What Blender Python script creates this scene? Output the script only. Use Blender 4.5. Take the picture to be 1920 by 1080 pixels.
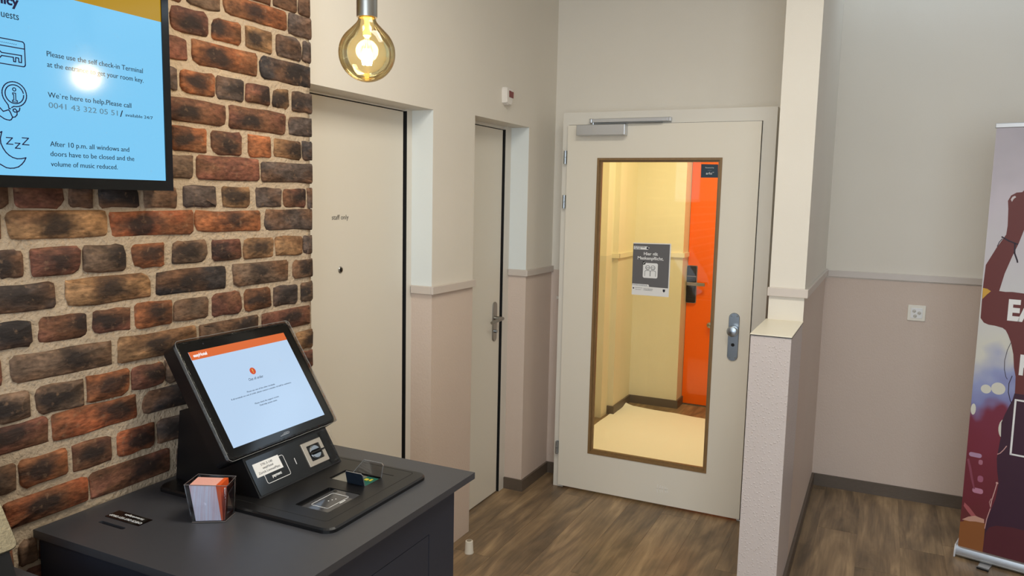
import bpy, bmesh, math, random
from mathutils import Vector, Matrix, noise
for o in list(bpy.data.objects): bpy.data.objects.remove(o)
SC = bpy.context.scene; COL = SC.collection
V = Vector
# ---------------------------------------------------------------- camera, world, light, exposure
cam_d = bpy.data.cameras.new('camera'); cam = bpy.data.objects.new('camera', cam_d); COL.objects.link(cam)
cr, cu, cf = V((.89980343, .43577711, .02126274)), V((-.06943876, .09492484, .99305968)), V((-.43073431, .89503497, -.11567352))
m = Matrix.Identity(4)
for i in range(3): m[i][0], m[i][1], m[i][2] = cr[i], cu[i], -cf[i]
m.translation = (0, 0, 1.6); cam.matrix_world = m
cam_d.sensor_width = 36; cam_d.lens = 1445.54 * 36 / 1920; cam_d.clip_start = .02
SC.camera = cam
SC.view_settings.view_transform = 'Standard'; SC.view_settings.look = 'None'
SC.view_settings.gamma = 1; SC.view_settings.exposure = 0; SC.view_settings.use_curve_mapping = False
w = bpy.data.worlds.new('sky'); SC.world = w; w.use_nodes = True
w.node_tree.nodes['Background'].inputs[0].default_value = (.72, .86, 1, 1)
w.node_tree.nodes['Background'].inputs[1].default_value = 2.0
def area(name, loc, to, sx, sy, power, colour, spread=math.pi):
    d = bpy.data.lights.new(name, 'AREA'); d.shape = 'RECTANGLE'; d.size = sx; d.size_y = sy; d.energy = power; d.color = colour; d.spread = spread
    o = bpy.data.objects.new(name, d); COL.objects.link(o); o.location = loc
    o.rotation_euler = (V(to) - V(loc)).to_track_quat('-Z', 'Y').to_euler(); return o
area('window_daylight', (.9, -3.0, 1.6), (.9, 0, 1.5), 3.4, 2.4, 62, (.84, .93, 1))
area('ceiling_panel_light', (-.35, 1.75, 2.93), (-.35, 1.75, 0), 1.2, .5, 35, (1, .95, .83))
area('ceiling_panel_light', (-.2, -.9, 2.93), (-.2, -.9, 0), 1.6, .6, 16, (1, .94, .86))
area('hall_ceiling_light', (-.95, 5.0, 2.43), (-.95, 5.0, 0), .3, .3, 20, (1, .90, .55))

# ---------------------------------------------------------------- helpers
LOC = {}
def tag(o, label=None, cat=None, group=None, kind=None):
    if label: o['label'] = label
    if cat: o['category'] = cat
    if group: o['group'] = group
    if kind: o['kind'] = kind
    return o
def thing(name, loc, label, cat, group=None, kind=None):
    o = bpy.data.objects.new(name, None); COL.objects.link(o); o.location = loc; o.empty_display_size = .05
    LOC[o.name] = V(loc); return tag(o, label, cat, group, kind)
def obj(name, bm, mats, parent=None, smooth=False, loc=None):
    """bm holds world coordinates; the object is put at its thing's origin."""
    me = bpy.data.meshes.new(name)
    base = V(loc) if loc else (LOC[parent.name] if parent else V((0, 0, 0)))
    if isinstance(bm, bpy.types.Mesh):
        me = bm; me.name = name; me.transform(Matrix.Translation(-base))
    else:
        bmesh.ops.translate(bm, vec=-base, verts=bm.verts)
        bmesh.ops.recalc_face_normals(bm, faces=bm.faces); bm.to_mesh(me); bm.free()
    for mt in (mats if isinstance(mats, (list, tuple)) else [mats]): me.materials.append(mt)
    if smooth:
        for p in me.polygons: p.use_smooth = True
        if smooth != 'all':
            for e in me.edges: pass
            try: me.set_sharp_from_angle(angle=math.radians(35))
            except Exception: pass
    o = bpy.data.objects.new(name, me); COL.objects.link(o)
    if parent:
        o.parent = parent; o.location = base - LOC[parent.name]
    else: o.location = base
    LOC[o.name] = base
    if any(k in name for k in ('lettering', 'small_print', 'heading', 'phone_number', 'icon', 'screw', 'outline', 'edge_line', 'pictogram', 'keyhole', 'pin_hole', 'tick', 'scuff', 'maker_mark', 'yellow_tab', 'strap_print', 'rim_light', 'lit_print', 'alert_mark', 'end_cap')): o['kind'] = 'stuff'
    return o
def box(bm, x0, x1, y0, y1, z0, z1, bev=0, mi=0, seg=2):
    r = bmesh.ops.create_cube(bm, size=1)
    for v in r['verts']:
        v.co = V(((x0 + x1) / 2 + v.co.x * (x1 - x0), (y0 + y1) / 2 + v.co.y * (y1 - y0), (z0 + z1) / 2 + v.co.z * (z1 - z0)))
    fs = set(f for v in r['verts'] for f in v.link_faces)
    for f in fs: f.material_index = mi
    if bev:
        es = list(set(e for v in r['verts'] for e in v.link_edges))
        bmesh.ops.bevel(bm, geom=es, offset=bev, segments=seg, affect='EDGES', clamp_overlap=True, profile=.5)
    return bm
def B(*a, **k): return box(bmesh.new(), *a, **k)
class Frame:
    def __init__(s, o, u, v, n=None):
        s.o, s.u, s.v = V(o), V(u).normalized(), V(v).normalized(); s.n = V(n).normalized() if n else s.u.cross(s.v)
    def p(s, a, b, c=0): return s.o + s.u * a + s.v * b + s.n * c
def ext(bm, F, pts, w0, w1, mi=0, bev=0):
    """prism: outline pts (u,v) in frame F between depths w0 and w1; bev chamfers the w1 face"""
    if bev:
        n = len(pts); cx = sum(p[0] for p in pts) / n; cy = sum(p[1] for p in pts) / n
        ins = []
        for i in range(n):
            a, b, c = V(pts[i - 1]), V(pts[i]), V(pts[(i + 1) % n])
            d1 = (b - a); d2 = (c - b)
            d1 = d1.normalized() if d1.length > 1e-9 else d2.normalized(); d2 = d2.normalized() if d2.length > 1e-9 else d1
            nn = V((-(d1.y + d2.y), d1.x + d2.x)); nn = nn.normalized() if nn.length > 1e-9 else V((0, 0))
            k = bev / max(.35, nn.dot(V((-d1.y, d1.x))))
            q = b + nn * k
            if (q - V((cx, cy))).length > (b - V((cx, cy))).length: q = b - nn * k
            ins.append(q)
        s = 1 if w1 > w0 else -1
        rings = [[bm.verts.new(F.p(x, y, w0)) for x, y in pts], [bm.verts.new(F.p(x, y, w1 - s * bev)) for x, y in pts], [bm.verts.new(F.p(x, y, w1)) for x, y in ins]]
    else:
        rings = [[bm.verts.new(F.p(x, y, w0)) for x, y in pts], [bm.verts.new(F.p(x, y, w1)) for x, y in pts]]
    fs = [bm.faces.new(rings[0]), bm.faces.new(rings[-1][::-1])]
    n = len(pts)
    for r0, r1 in zip(rings, rings[1:]):
        for i in range(n): fs.append(bm.faces.new((r0[i], r0[(i + 1) % n], r1[(i + 1) % n], r1[i])))
    for f in fs: f.material_index = mi
    return bm
def E_(F, pts, w0, w1, **k): return ext(bmesh.new(), F, pts, w0, w1, **k)
def rr(u0, u1, v0, v1, r=.005, n=4):
    out = []
    for cx, cy, a in ((u1 - r, v1 - r, 0), (u0 + r, v1 - r, 90), (u0 + r, v0 + r, 180), (u1 - r, v0 + r, 270)):
        for i in range(n + 1):
            t = math.radians(a + 90 * i / n); out.append((cx + r * math.cos(t), cy + r * math.sin(t)))
    return out
def circ(cx, cy, r, n=20, ry=None): return [(cx + r * math.cos(2 * math.pi * i / n), cy + (ry or r) * math.sin(2 * math.pi * i / n)) for i in range(n)]
def tube(bm, pts, r, n=10, mi=0, closed=False):
    pts = [V(p) for p in pts]; rings = []; N = len(pts); prev = None
    for i, p in enumerate(pts):
        if closed: d = pts[(i + 1) % N] - pts[i - 1]
        else: d = pts[min(i + 1, N - 1)] - pts[max(i - 1, 0)]
        d.normalize()
        a = prev if prev and abs(prev.dot(d)) < .99 else (V((0, 0, 1)) if abs(d.z) < .9 else V((1, 0, 0)))
        x = (a - d * a.dot(d)).normalized(); y = d.cross(x); prev = x
        rad = r[i] if isinstance(r, (list, tuple)) else r
        rings.append([bm.verts.new(p + (x * math.cos(2 * math.pi * k / n) + y * math.sin(2 * math.pi * k / n)) * rad) for k in range(n)])
    seq = list(zip(rings, rings[1:])) + ([(rings[-1], rings[0])] if closed else [])
    for a, b in seq:
        for k in range(n): bm.faces.new((a[k], a[(k + 1) % n], b[(k + 1) % n], b[k])).material_index = mi
    if not closed:
        bm.faces.new(rings[0]).material_index = mi; bm.faces.new(rings[-1][::-1]).material_index = mi
    return bm
def stroke(bm, F, pts, wd, w0=0, w1=.0004, closed=False):
    """flat line of constant width through 2D points"""
    P = [V(p) for p in pts]; N = len(P)
    for i in range(N if closed else N - 1):
        a, b = P[i], P[(i + 1) % N]; d = b - a
        if d.length < 1e-7: continue
        d.normalize(); nn = V((-d.y, d.x)) * wd / 2; a2 = a - d * wd * .35; b2 = b + d * wd * .35
        ext(bm, F, [tuple(a2 - nn), tuple(b2 - nn), tuple(b2 + nn), tuple(a2 + nn)], w0, w1)
    return bm
def lathe(bm, c, prof, n=32, mi=0, axis=(0, 0, 1), cap=True):
    ax = V(axis).normalized(); a = V((1, 0, 0)) if abs(ax.x) < .9 else V((0, 1, 0)); x = (a - ax * a.dot(ax)).normalized(); y = ax.cross(x); c = V(c)
    R = [[bm.verts.new(c + ax * h + (x * math.cos(2 * math.pi * k / n) + y * math.sin(2 * math.pi * k / n)) * max(r, 1e-5)) for k in range(n)] for r, h in prof]
    for p, q in zip(R, R[1:]):
        for k in range(n): bm.faces.new((p[k], p[(k + 1) % n], q[(k + 1) % n], q[k])).material_index = mi
    if cap: bm.faces.new(R[0]).material_index = mi; bm.faces.new(R[-1][::-1]).material_index = mi
    return bm
def cut(bm, bmc):
    """boolean difference, returns a mesh"""
    obs = []
    for b in (bm, bmc):
        bmesh.ops.recalc_face_normals(b, faces=b.faces)
        me = bpy.data.meshes.new('t'); b.to_mesh(me); b.free(); o = bpy.data.objects.new('t', me); COL.objects.link(o); obs.append(o)
    md = obs[0].modifiers.new('b', 'BOOLEAN'); md.operation = 'DIFFERENCE'; md.object = obs[1]; md.solver = 'EXACT'
    bpy.context.view_layer.update(); dg = bpy.context.evaluated_depsgraph_get()
    me = bpy.data.meshes.new_from_object(obs[0].evaluated_get(dg)); me.materials.clear()
    for o in obs: bpy.data.objects.remove(o)
    return me
def text(F, s, u, v, size, width=None, align='LEFT', bold=0, w=.0006, flip=False):
    """lettering as a mesh in frame F, baseline start (u,v); width stretches the line to a length; size is the capital height"""
    c = bpy.data.curves.new('t', 'FONT'); c.body = s; c.size = 1; c.offset = bold; c.extrude = .01; c.align_x = 'LEFT'; c.resolution_u = 3
    o = bpy.data.objects.new('t', c); COL.objects.link(o)
    bpy.context.view_layer.update(); dg = bpy.context.evaluated_depsgraph_get()
    me = bpy.data.meshes.new_from_object(o.evaluated_get(dg)); bpy.data.objects.remove(o); bpy.data.curves.remove(c)
    xs = [q.co.x for q in me.vertices]; x0, x1 = min(xs), max(xs)
    ky = size / .73; kx = width / (x1 - x0) if width else ky
    L = (x1 - x0) * kx; sh = 0 if align == 'LEFT' else (L / 2 if align == 'CENTER' else L)
    sg = -1 if flip else 1
    for q in me.vertices:
        q.co = F.p(u + sg * ((q.co.x - x0) * kx - sh), v + sg * q.co.y * ky, w * (1 if q.co.z > 0 else .2))
    bm = bmesh.new(); bm.from_mesh(me); bpy.data.meshes.remove(me); return bm
def join(*bms):
    out = bmesh.new()
    for b in bms:
        me = bpy.data.meshes.new('t'); b.to_mesh(me); b.free(); out.from_mesh(me); bpy.data.meshes.remove(me)
    return out
def copy_tree(o, parent=None):
    c = o.copy(); COL.objects.link(c); c.parent = parent; LOC[c.name] = LOC.get(o.name, V((0, 0, 0)))
    for ch in list(o.children): copy_tree(ch, c)
    return c
# ---------------------------------------------------------------- materials
def S(r, g, b):
    f = lambda c: c / 255 / 12.92 if c / 255 <= .04045 else ((c / 255 + .055) / 1.055) ** 2.4
    return (f(r), f(g), f(b), 1)
def mat(name, col, rough=.6, metal=0, bump=0, bscale=80, bdist=.002, var=0, vscale=6, emit=0, coat=0, spec=.5, stretch=None):
    m = bpy.data.materials.new(name); m.use_nodes = True; nt = m.node_tree; N = nt.nodes; L = nt.links; p = N['Principled BSDF']
    p.inputs['Base Color'].default_value = col; p.inputs['Roughness'].default_value = rough; p.inputs['Metallic'].default_value = metal
    p.inputs['Specular IOR Level'].default_value = spec; p.inputs['Coat Weight'].default_value = coat; p.inputs['Coat Roughness'].default_value = .05
    if emit: p.inputs['Emission Color'].default_value = col; p.inputs['Emission Strength'].default_value = emit
    if bump or var:
        g = N.new('ShaderNodeNewGeometry'); mp = N.new('ShaderNodeMapping'); L.new(g.outputs['Position'], mp.inputs[0])
        if stretch: mp.inputs['Scale'].default_value = stretch
    if var:
        t = N.new('ShaderNodeTexNoise'); t.inputs['Scale'].default_value = vscale; t.inputs['Detail'].default_value = 5; L.new(mp.outputs[0], t.inputs[0])
        mx = N.new('ShaderNodeMixRGB'); mx.inputs[1].default_value = [c * (1 - var) for c in col[:3]] + [1]; mx.inputs[2].default_value = [min(1, c * (1 + var)) for c in col[:3]] + [1]
        L.new(t.outputs[0], mx.inputs[0]); L.new(mx.outputs[0], p.inputs['Base Color'])
    if bump:
        t = N.new('ShaderNodeTexNoise'); t.inputs['Scale'].default_value = bscale; t.inputs['Detail'].default_value = 4; L.new(mp.outputs[0], t.inputs[0])
        b = N.new('ShaderNodeBump'); b.inputs['Strength'].default_value = bump; b.inputs['Distance'].default_value = bdist
        L.new(t.outputs[0], b.inputs['Height']); L.new(b.outputs[0], p.inputs['Normal'])
    return m
def wallpaper(name, col, scale=240, strength=.5, dots=False):
    m = mat(name, col, .62, var=.035, vscale=3); nt = m.node_tree; N = nt.nodes; L = nt.links; p = N['Principled BSDF']
    g = N.new('ShaderNodeNewGeometry'); mp = N.new('ShaderNodeMapping'); mp.inputs['Scale'].default_value = (1, 1, .45); L.new(g.outputs['Position'], mp.inputs[0])
    t = N.new('ShaderNodeTexNoise'); t.inputs['Scale'].default_value = scale; t.inputs['Detail'].default_value = 3; L.new(mp.outputs[0], t.inputs[0])
    h = t.outputs[0]
    if dots:
        v = N.new('ShaderNodeTexVoronoi'); v.inputs['Scale'].default_value = 90; L.new(g.outputs['Position'], v.inputs[0])
        r = N.new('ShaderNodeMapRange'); r.inputs[1].default_value = .12; r.inputs[2].default_value = .35; r.inputs[3].default_value = 1.2; r.inputs[4].default_value = 0; L.new(v.outputs[0], r.inputs[0])
        a = N.new('ShaderNodeMath'); a.operation = 'ADD'; L.new(h, a.inputs[0]); L.new(r.outputs[0], a.inputs[1]); h = a.outputs[0]; p.inputs['Roughness'].default_value = .4
    b = N.new('ShaderNodeBump'); b.inputs['Strength'].default_value = strength; b.inputs['Distance'].default_value = .0015
    L.new(h, b.inputs['Height']); L.new(b.outputs[0], p.inputs['Normal']); return m
def glass(name, tint, rough=.02, refl=1.0, edge=None, bump=0, base=0.0):
    """thin clear sheet: tinted see-through plus a fresnel reflection"""
    m = bpy.data.materials.new(name); m.use_nodes = True; nt = m.node_tree; N = nt.nodes; L = nt.links; N.remove(N['Principled BSDF'])
    t = N.new('ShaderNodeBsdfTransparent'); t.inputs[0].default_value = tint; g = N.new('ShaderNodeBsdfGlossy'); g.inputs['Roughness'].default_value = rough
    fr = N.new('ShaderNodeFresnel'); fr.inputs[0].default_value = 1.45
    mu = N.new('ShaderNodeMath'); mu.operation = 'MULTIPLY_ADD'; mu.inputs[1].default_value = refl; mu.inputs[2].default_value = base; mu.use_clamp = True; L.new(fr.outputs[0], mu.inputs[0])
    mx = N.new('ShaderNodeMixShader'); L.new(mu.outputs[0], mx.inputs[0]); L.new(t.outputs[0], mx.inputs[1]); L.new(g.outputs[0], mx.inputs[2])
    if edge:
        lw = N.new('ShaderNodeLayerWeight'); lw.inputs[0].default_value = .3; c = N.new('ShaderNodeMixRGB'); c.inputs[1].default_value = tint; c.inputs[2].default_value = edge
        L.new(lw.outputs['Facing'], c.inputs[0]); L.new(c.outputs[0], t.inputs[0])
    if bump:
        tx = N.new('ShaderNodeTexNoise'); tx.inputs['Scale'].default_value = 22; tx.inputs['Distortion'].default_value = 1.5; ge = N.new('ShaderNodeNewGeometry'); L.new(ge.outputs['Position'], tx.inputs[0])
        b = N.new('ShaderNodeBump'); b.inputs['Strength'].default_value = bump; b.inputs['Distance'].default_value = .01; L.new(tx.outputs[0], b.inputs['Height'])
        L.new(b.outputs[0], g.inputs['Normal']); L.new(b.outputs[0], fr.inputs['Normal'])
    L.new(mx.outputs[0], N['Material Output'].inputs[0]); return m
def screen(name, col, strength=1.0):
    m = mat(name, (.01, .01, .01, 1), .13, spec=.35); p = m.node_tree.nodes['Principled BSDF']; p.inputs['Emission Color'].default_value = col; p.inputs['Emission Strength'].default_value = strength; return m
def brick_mat():
    m = mat('brick_clay', (.3, .12, .06, 1), .8); nt = m.node_tree; N = nt.nodes; L = nt.links; p = N['Principled BSDF']
    p.inputs['Specular IOR Level'].default_value = .35
    oi = N.new('ShaderNodeObjectInfo'); tc = N.new('ShaderNodeTexCoord')
    off = N.new('ShaderNodeVectorMath'); off.operation = 'SCALE'; off.inputs[0].default_value = (3.1, 7.7, 5.3); L.new(oi.outputs['Random'], off.inputs['Scale'])
    add = N.new('ShaderNodeVectorMath'); L.new(tc.outputs['Object'], add.inputs[0]); L.new(off.outputs[0], add.inputs[1])
    mp = N.new('ShaderNodeMapping'); mp.inputs['Scale'].default_value = (1, .45, 1); L.new(add.outputs[0], mp.inputs[0])
    def nz(s, d, src): t = N.new('ShaderNodeTexNoise'); t.inputs['Scale'].default_value = s; t.inputs['Detail'].default_value = d; L.new(src, t.inputs[0]); return t
    n1 = nz(28, 5, mp.outputs[0]); n2 = nz(120, 7, mp.outputs[0])
    def mr(src, a, b, c, d):
        r = N.new('ShaderNodeMapRange'); L.new(src, r.inputs[0])
        for i, x in enumerate((a, b, c, d)): r.inputs[i + 1].default_value = x
        return r
    f1 = mr(n1.outputs[0], .28, .72, .42, 1.5); f2 = mr(n2.outputs[0], .3, .7, .55, 1.4)
    mu = N.new('ShaderNodeMath'); mu.operation = 'MULTIPLY'; L.new(f1.outputs[0], mu.inputs[0]); L.new(f2.outputs[0], mu.inputs[1])
    n5 = nz(13, 3, mp.outputs[0]); k5 = mr(n5.outputs[0], .44, .60, 0, .75)
    alt = N.new('ShaderNodeMixRGB'); L.new(k5.outputs[0], alt.inputs[0]); L.new(oi.outputs['Color'], alt.inputs[1]); alt.inputs[2].default_value = S(112, 78, 54)
    sc = N.new('ShaderNodeVectorMath'); sc.operation = 'SCALE'; L.new(alt.outputs[0], sc.inputs[0]); L.new(mu.outputs[0], sc.inputs['Scale'])
    # burnt patch off the brick's middle
    so = N.new('ShaderNodeVectorMath'); so.operation = 'SCALE'; so.inputs[0].default_value = (0, .07, .006); r0 = mr(oi.outputs['Random'], 0, 1, -.55, .85); L.new(r0.outputs[0], so.inputs['Scale'])
    sb = N.new('ShaderNodeVectorMath'); sb.operation = 'SUBTRACT'; L.new(tc.outputs['Object'], sb.inputs[0]); L.new(so.outputs[0], sb.inputs[1])
    m2 = N.new('ShaderNodeMapping'); m2.inputs['Scale'].default_value = (0, 22, 42); L.new(sb.outputs[0], m2.inputs[0])
    ln = N.new('ShaderNodeVectorMath'); ln.operation = 'LENGTH'; L.new(m2.outputs[0], ln.inputs[0])
    n3 = nz(35, 4, mp.outputs[0]); ad = N.new('ShaderNodeMath'); ad.operation = 'MULTIPLY_ADD'; ad.inputs[1].default_value = 2.4; L.new(n3.outputs[0], ad.inputs[0]); L.new(ln.outputs['Value'], ad.inputs[2])
    k = mr(ad.outputs[0], 1.7, 2.7, .9, 0); kk = N.new('ShaderNodeMath'); kk.operation = 'MULTIPLY'; L.new(k.outputs[0], kk.inputs[0]); L.new(oi.outputs['Alpha'], kk.inputs[1])
    mx = N.new('ShaderNodeMixRGB'); L.new(kk.outputs[0], mx.inputs[0]); L.new(sc.outputs[0], mx.inputs[1]); mx.inputs[2].default_value = S(42, 36, 34)
    # pale mortar smear and specks
    n4 = nz(60, 6, add.outputs[0]); k4 = mr(n4.outputs[0], .60, .74, 0, .5)
    mx2 = N.new('ShaderNodeMixRGB'); L.new(k4.outputs[0], mx2.inputs[0]); L.new(mx.outputs[0], mx2.inputs[1]); mx2.inputs[2].default_value = S(150, 118, 92)
    L.new(mx2.outputs[0], p.inputs['Base Color'])
    hs = N.new('ShaderNodeMath'); hs.operation = 'MULTIPLY_ADD'; hs.inputs[1].default_value = .5; L.new(n2.outputs[0], hs.inputs[0]); L.new(n1.outputs[0], hs.inputs[2])
    b = N.new('ShaderNodeBump'); b.inputs['Strength'].default_value = .8; b.inputs['Distance'].default_value = .006; L.new(hs.outputs[0], b.inputs['Height']); L.new(b.outputs[0], p.inputs['Normal'])
    return m
def plank_mat():
    m = mat('floor_vinyl', S(95, 80, 66), .42); nt = m.node_tree; N = nt.nodes; L = nt.links; p = N['Principled BSDF']
    oi = N.new('ShaderNodeObjectInfo'); g = N.new('ShaderNodeNewGeometry')
    off = N.new('ShaderNodeVectorMath'); off.operation = 'SCALE'; off.inputs[0].default_value = (13, 17, 5); L.new(oi.outputs['Random'], off.inputs['Scale'])
    add = N.new('ShaderNodeVectorMath'); L.new(g.outputs['Position'], add.inputs[0]); L.new(off.outputs[0], add.inputs[1])
    def nz(s, d, scale, dist=0):
        mp = N.new('ShaderNodeMapping'); mp.inputs['Scale'].default_value = scale; L.new(add.outputs[0], mp.inputs[0])
        t = N.new('ShaderNodeTexNoise'); t.inputs['Scale'].default_value = s; t.inputs['Detail'].default_value = d; t.inputs['Distortion'].default_value = dist; L.new(mp.outputs[0], t.inputs[0]); return t
    a = nz(1, 5, (9, 1.6, 1), 1.2); b = nz(1, 6, (70, 4, 1), .6); c = nz(1, 3, (4.5, 2.2, 1), .5)
    cr_ = N.new('ShaderNodeValToRGB'); L.new(a.outputs[0], cr_.inputs[0]); e = cr_.color_ramp.elements
    e[0].position = .28; e[0].color = S(101, 86, 69); e[1].position = .72; e[1].color = S(174, 147, 113); q = e.new(.5); q.color = S(139, 116, 89)
    r = N.new('ShaderNodeMapRange'); L.new(b.outputs[0], r.inputs[0])
    for i, x in enumerate((.3, .7, .78, 1.18)): r.inputs[i + 1].default_value = x
    r2 = N.new('ShaderNodeMapRange'); L.new(c.outputs[0], r2.inputs[0])
    for i, x in enumerate((.32, .5, .68, 1)): r2.inputs[i + 1].default_value = x
    r3 = N.new('ShaderNodeMapRange'); L.new(oi.outputs['Random'], r3.inputs[0]); r3.inputs[3].default_value = .9; r3.inputs[4].default_value = 1.1
    m1 = N.new('ShaderNodeMath'); m1.operation = 'MULTIPLY'; L.new(r.outputs[0], m1.inputs[0]); L.new(r2.outputs[0], m1.inputs[1])
    m2 = N.new('ShaderNodeMath'); m2.operation = 'MULTIPLY'; L.new(m1.outputs[0], m2.inputs[0]); L.new(r3.outputs[0], m2.inputs[1])
    sc = N.new('ShaderNodeVectorMath'); sc.operation = 'SCALE'; L.new(cr_.outputs[0], sc.inputs[0]); L.new(m2.outputs[0], sc.inputs['Scale']); L.new(sc.outputs[0], p.inputs['Base Color'])
    bp = N.new('ShaderNodeBump'); bp.inputs['Strength'].default_value = .25; bp.inputs['Distance'].default_value = .001; L.new(b.outputs[0], bp.inputs['Height']); L.new(bp.outputs[0], p.inputs['Normal'])
    return m
M = {}
M['white'] = wallpaper('white_wallpaper', S(226, 219, 207), 300, .22)
M['taupe'] = wallpaper('taupe_wallpaper', S(212, 194, 181), 210, .8)
M['parapet'] = wallpaper('parapet_wallpaper', S(202, 191, 187), 210, .55, dots=True)
M['rail'] = mat('rail_paint', S(204, 193, 184), .35)
M['reveal_daylight'] = mat('reveal_daylight_tint', S(226, 231, 230), .45)  # bluish white: the cool daylight on the jambs is put into the colour
M['ceil'] = mat('ceiling_paint', S(225, 225, 222), .8)
M['skirt'] = mat('skirting_wood', S(96, 84, 73), .5, var=.25, vscale=8, stretch=(6, 6, 60), bump=.2, bscale=30)
M['door'] = mat('door_paint', S(230, 223, 209), .38, bump=.03, bscale=400)
M['frame'] = mat('frame_paint', S(222, 217, 207), .35)
M['cream'] = mat('cream_laminate', S(238, 230, 210), .35)
M['black'] = mat('black_gap', S(12, 12, 14), .7)
M['mortar'] = mat('mortar', S(186, 166, 142), .9, bump=1, bscale=95, bdist=.006, var=.14, vscale=22)
M['brick'] = brick_mat(); M['plank'] = plank_mat()
M['steel'] = mat('brushed_steel', S(165, 163, 158), .3, 1, bump=.05, bscale=300, stretch=(1, 1, .05))
M['chrome'] = mat('polished_steel', S(175, 184, 194), .26, 1)
M['alu'] = mat('silver_aluminium', S(200, 203, 208), .3, .9)
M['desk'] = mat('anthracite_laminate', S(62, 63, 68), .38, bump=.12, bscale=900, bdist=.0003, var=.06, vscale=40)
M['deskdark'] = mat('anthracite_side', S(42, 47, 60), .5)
M['plastic'] = mat('black_plastic', S(17, 17, 19), .38, bump=.05, bscale=700, bdist=.0003)
M['gloss'] = mat('black_gloss', S(7, 7, 8), .08)
M['ink'] = mat('dark_ink', S(14, 12, 38), .5)
M['wht'] = mat('white_print', S(235, 235, 235), .5)
M['paper'] = mat('white_paper', S(232, 230, 228), .6)
M['amberglass'] = glass('amber_glass', (1, .92, .68, 1), .02, .8, edge=(.92, .70, .34, 1))
M['clear'] = glass('clear_glass', (.97, .98, .96, 1), .01, .8)
M['film'] = glass('cling_film', (.97, .97, .97, 1), .12, .55, bump=.7, base=.0)
M['acrylic'] = glass('smoked_acrylic', (.93, .93, .94, 1), .04, .9, edge=(.62, .62, .64, 1))
M['fil'] = mat('glowing_filament', (1, .78, .42, 1), .5, emit=45)
M['fil'].node_tree.nodes['Principled BSDF'].inputs['Emission Color'].default_value = (1, .82, .5, 1)
M['oak'] = mat('oak_beading', S(134, 104, 66), .4, var=.2, vscale=20, stretch=(4, 4, 1))
M['orange'] = mat('orange_gloss_paint', S(255, 104, 0), .12, coat=.6)
# ---------------------------------------------------------------- structure
def wallbox(bm, x0, x1, y0, y1, z0, z1, split=1.2):
    """white above the chair rail, taupe wallpaper below"""
    if z0 < split < z1: box(bm, x0, x1, y0, y1, z0, split, mi=1); box(bm, x0, x1, y0, y1, split, z1, mi=0)
    else: box(bm, x0, x1, y0, y1, z0, z1, mi=0 if z0 >= split else 1)
    return bm
WM = [M['white'], M['taupe']]
def struct(name, bm, mats, label, cat='wall', parent=None, smooth=False):
    o = obj(name, bm, mats, parent, smooth)
    return tag(o, label, cat, kind='structure')
XL, XD = -1.709, -1.822
fl = struct('floor', B(-1.95, 3.3, -3.3, 6.2, -.06, -.0012), M['plank'], 'dark grey-brown wood-look vinyl plank floor', 'floor')
rnd = random.Random(4)
pw, pl = .184, 1.22
for i in range(17):
    x0 = -1.86 + i * pw; y = -.6 - rnd.random() * pl; k = 0
    while y < 6.05:
        y1 = min(y + pl, 6.06)
        if y1 > -.55 and y1 - y > .02 and not (x0 > -.30 and y > 4.62):
            me_bm = B(x0 + .0006, x0 + pw - .0006, y + .0006, y1 - .0006, -.0012, 0)
            obj('plank', me_bm, M['plank'], fl, loc=(x0 + pw / 2, (y + y1) / 2, 0))
        y += pl; k += 1
struct('ceiling', B(-1.95, 3.3, -3.3, 4.2, 3.0, 3.1), M['ceil'], 'plain white lobby ceiling above the picture', 'ceiling')
# left plaster wall with its two door recesses
b = bmesh.new()
wallbox(b, -1.97, XL, 1.90, 1.985, 0, 3); wallbox(b, -1.97, XL, 1.985, 2.77, 1.955, 3); wallbox(b, -1.97, XL, 2.77, 3.128, 0, 3)
wallbox(b, -1.97, XL, 3.128, 3.719, 1.969, 3); wallbox(b, -1.97, XL, 3.719, 4.19, 0, 3)
struct('wall_left', b, WM, 'cream wall beyond the bricks with taupe wallpaper below and two recessed doors')
# door wall, partition, alcove
b = bmesh.new(); wallbox(b, XL, -1.56, 4.07, 4.19, 0, 3); wallbox(b, -1.56, -.53, 4.07, 4.19, 2.02, 3); wallbox(b, -.53, -.427, 4.07, 4.19, 0, 3)
struct('wall_back', b, WM, 'pale wall around and above the glazed door')
b = bmesh.new(); box(b, -.427, -.285, 3.41, 4.63, 1.2, 3.0); box(b, -.427, -.285, 3.41, 4.63, 0, 1.2, mi=1); b.faces.ensure_lookup_table()
for f in b.faces:
    if f.calc_center_median().y < 3.42: f.material_index = 0
box(b, -.427, -.30, 4.63, 6.1, 0, 2.6, mi=0)
pt = struct('wall_partition', b, WM, 'narrow cream partition wall rising behind the low ledge')
b = B(-.431, -.285, 2.985, 3.41, 0, 1.106)
struct('wall_parapet', b, M['parapet'], 'low wall end in glittery mauve wallpaper beside the glazed door')
b = bmesh.new(); box(b, -.433, -.283, 2.982, 3.41, 1.106, 1.109, mi=1); box(b, -.433, -.283, 2.982, 3.41, 1.109, 1.1125, mi=0)
struct('trim_5', b, [M['cream'], M['black']], 'cream laminate ledge with a dark edge on top of the low wall', 'ledge')
struct('wall_alcove', wallbox(bmesh.new(), -.285, 3.3, 4.63, 4.75, 0, 3), WM, 'alcove back wall, pale above and taupe wallpaper below, with the socket')
struct('wall_right', wallbox(bmesh.new(), 3.2, 3.3, -3.3, 4.63, 0, 3), WM, 'plain lobby wall outside the picture on the far side')
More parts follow.
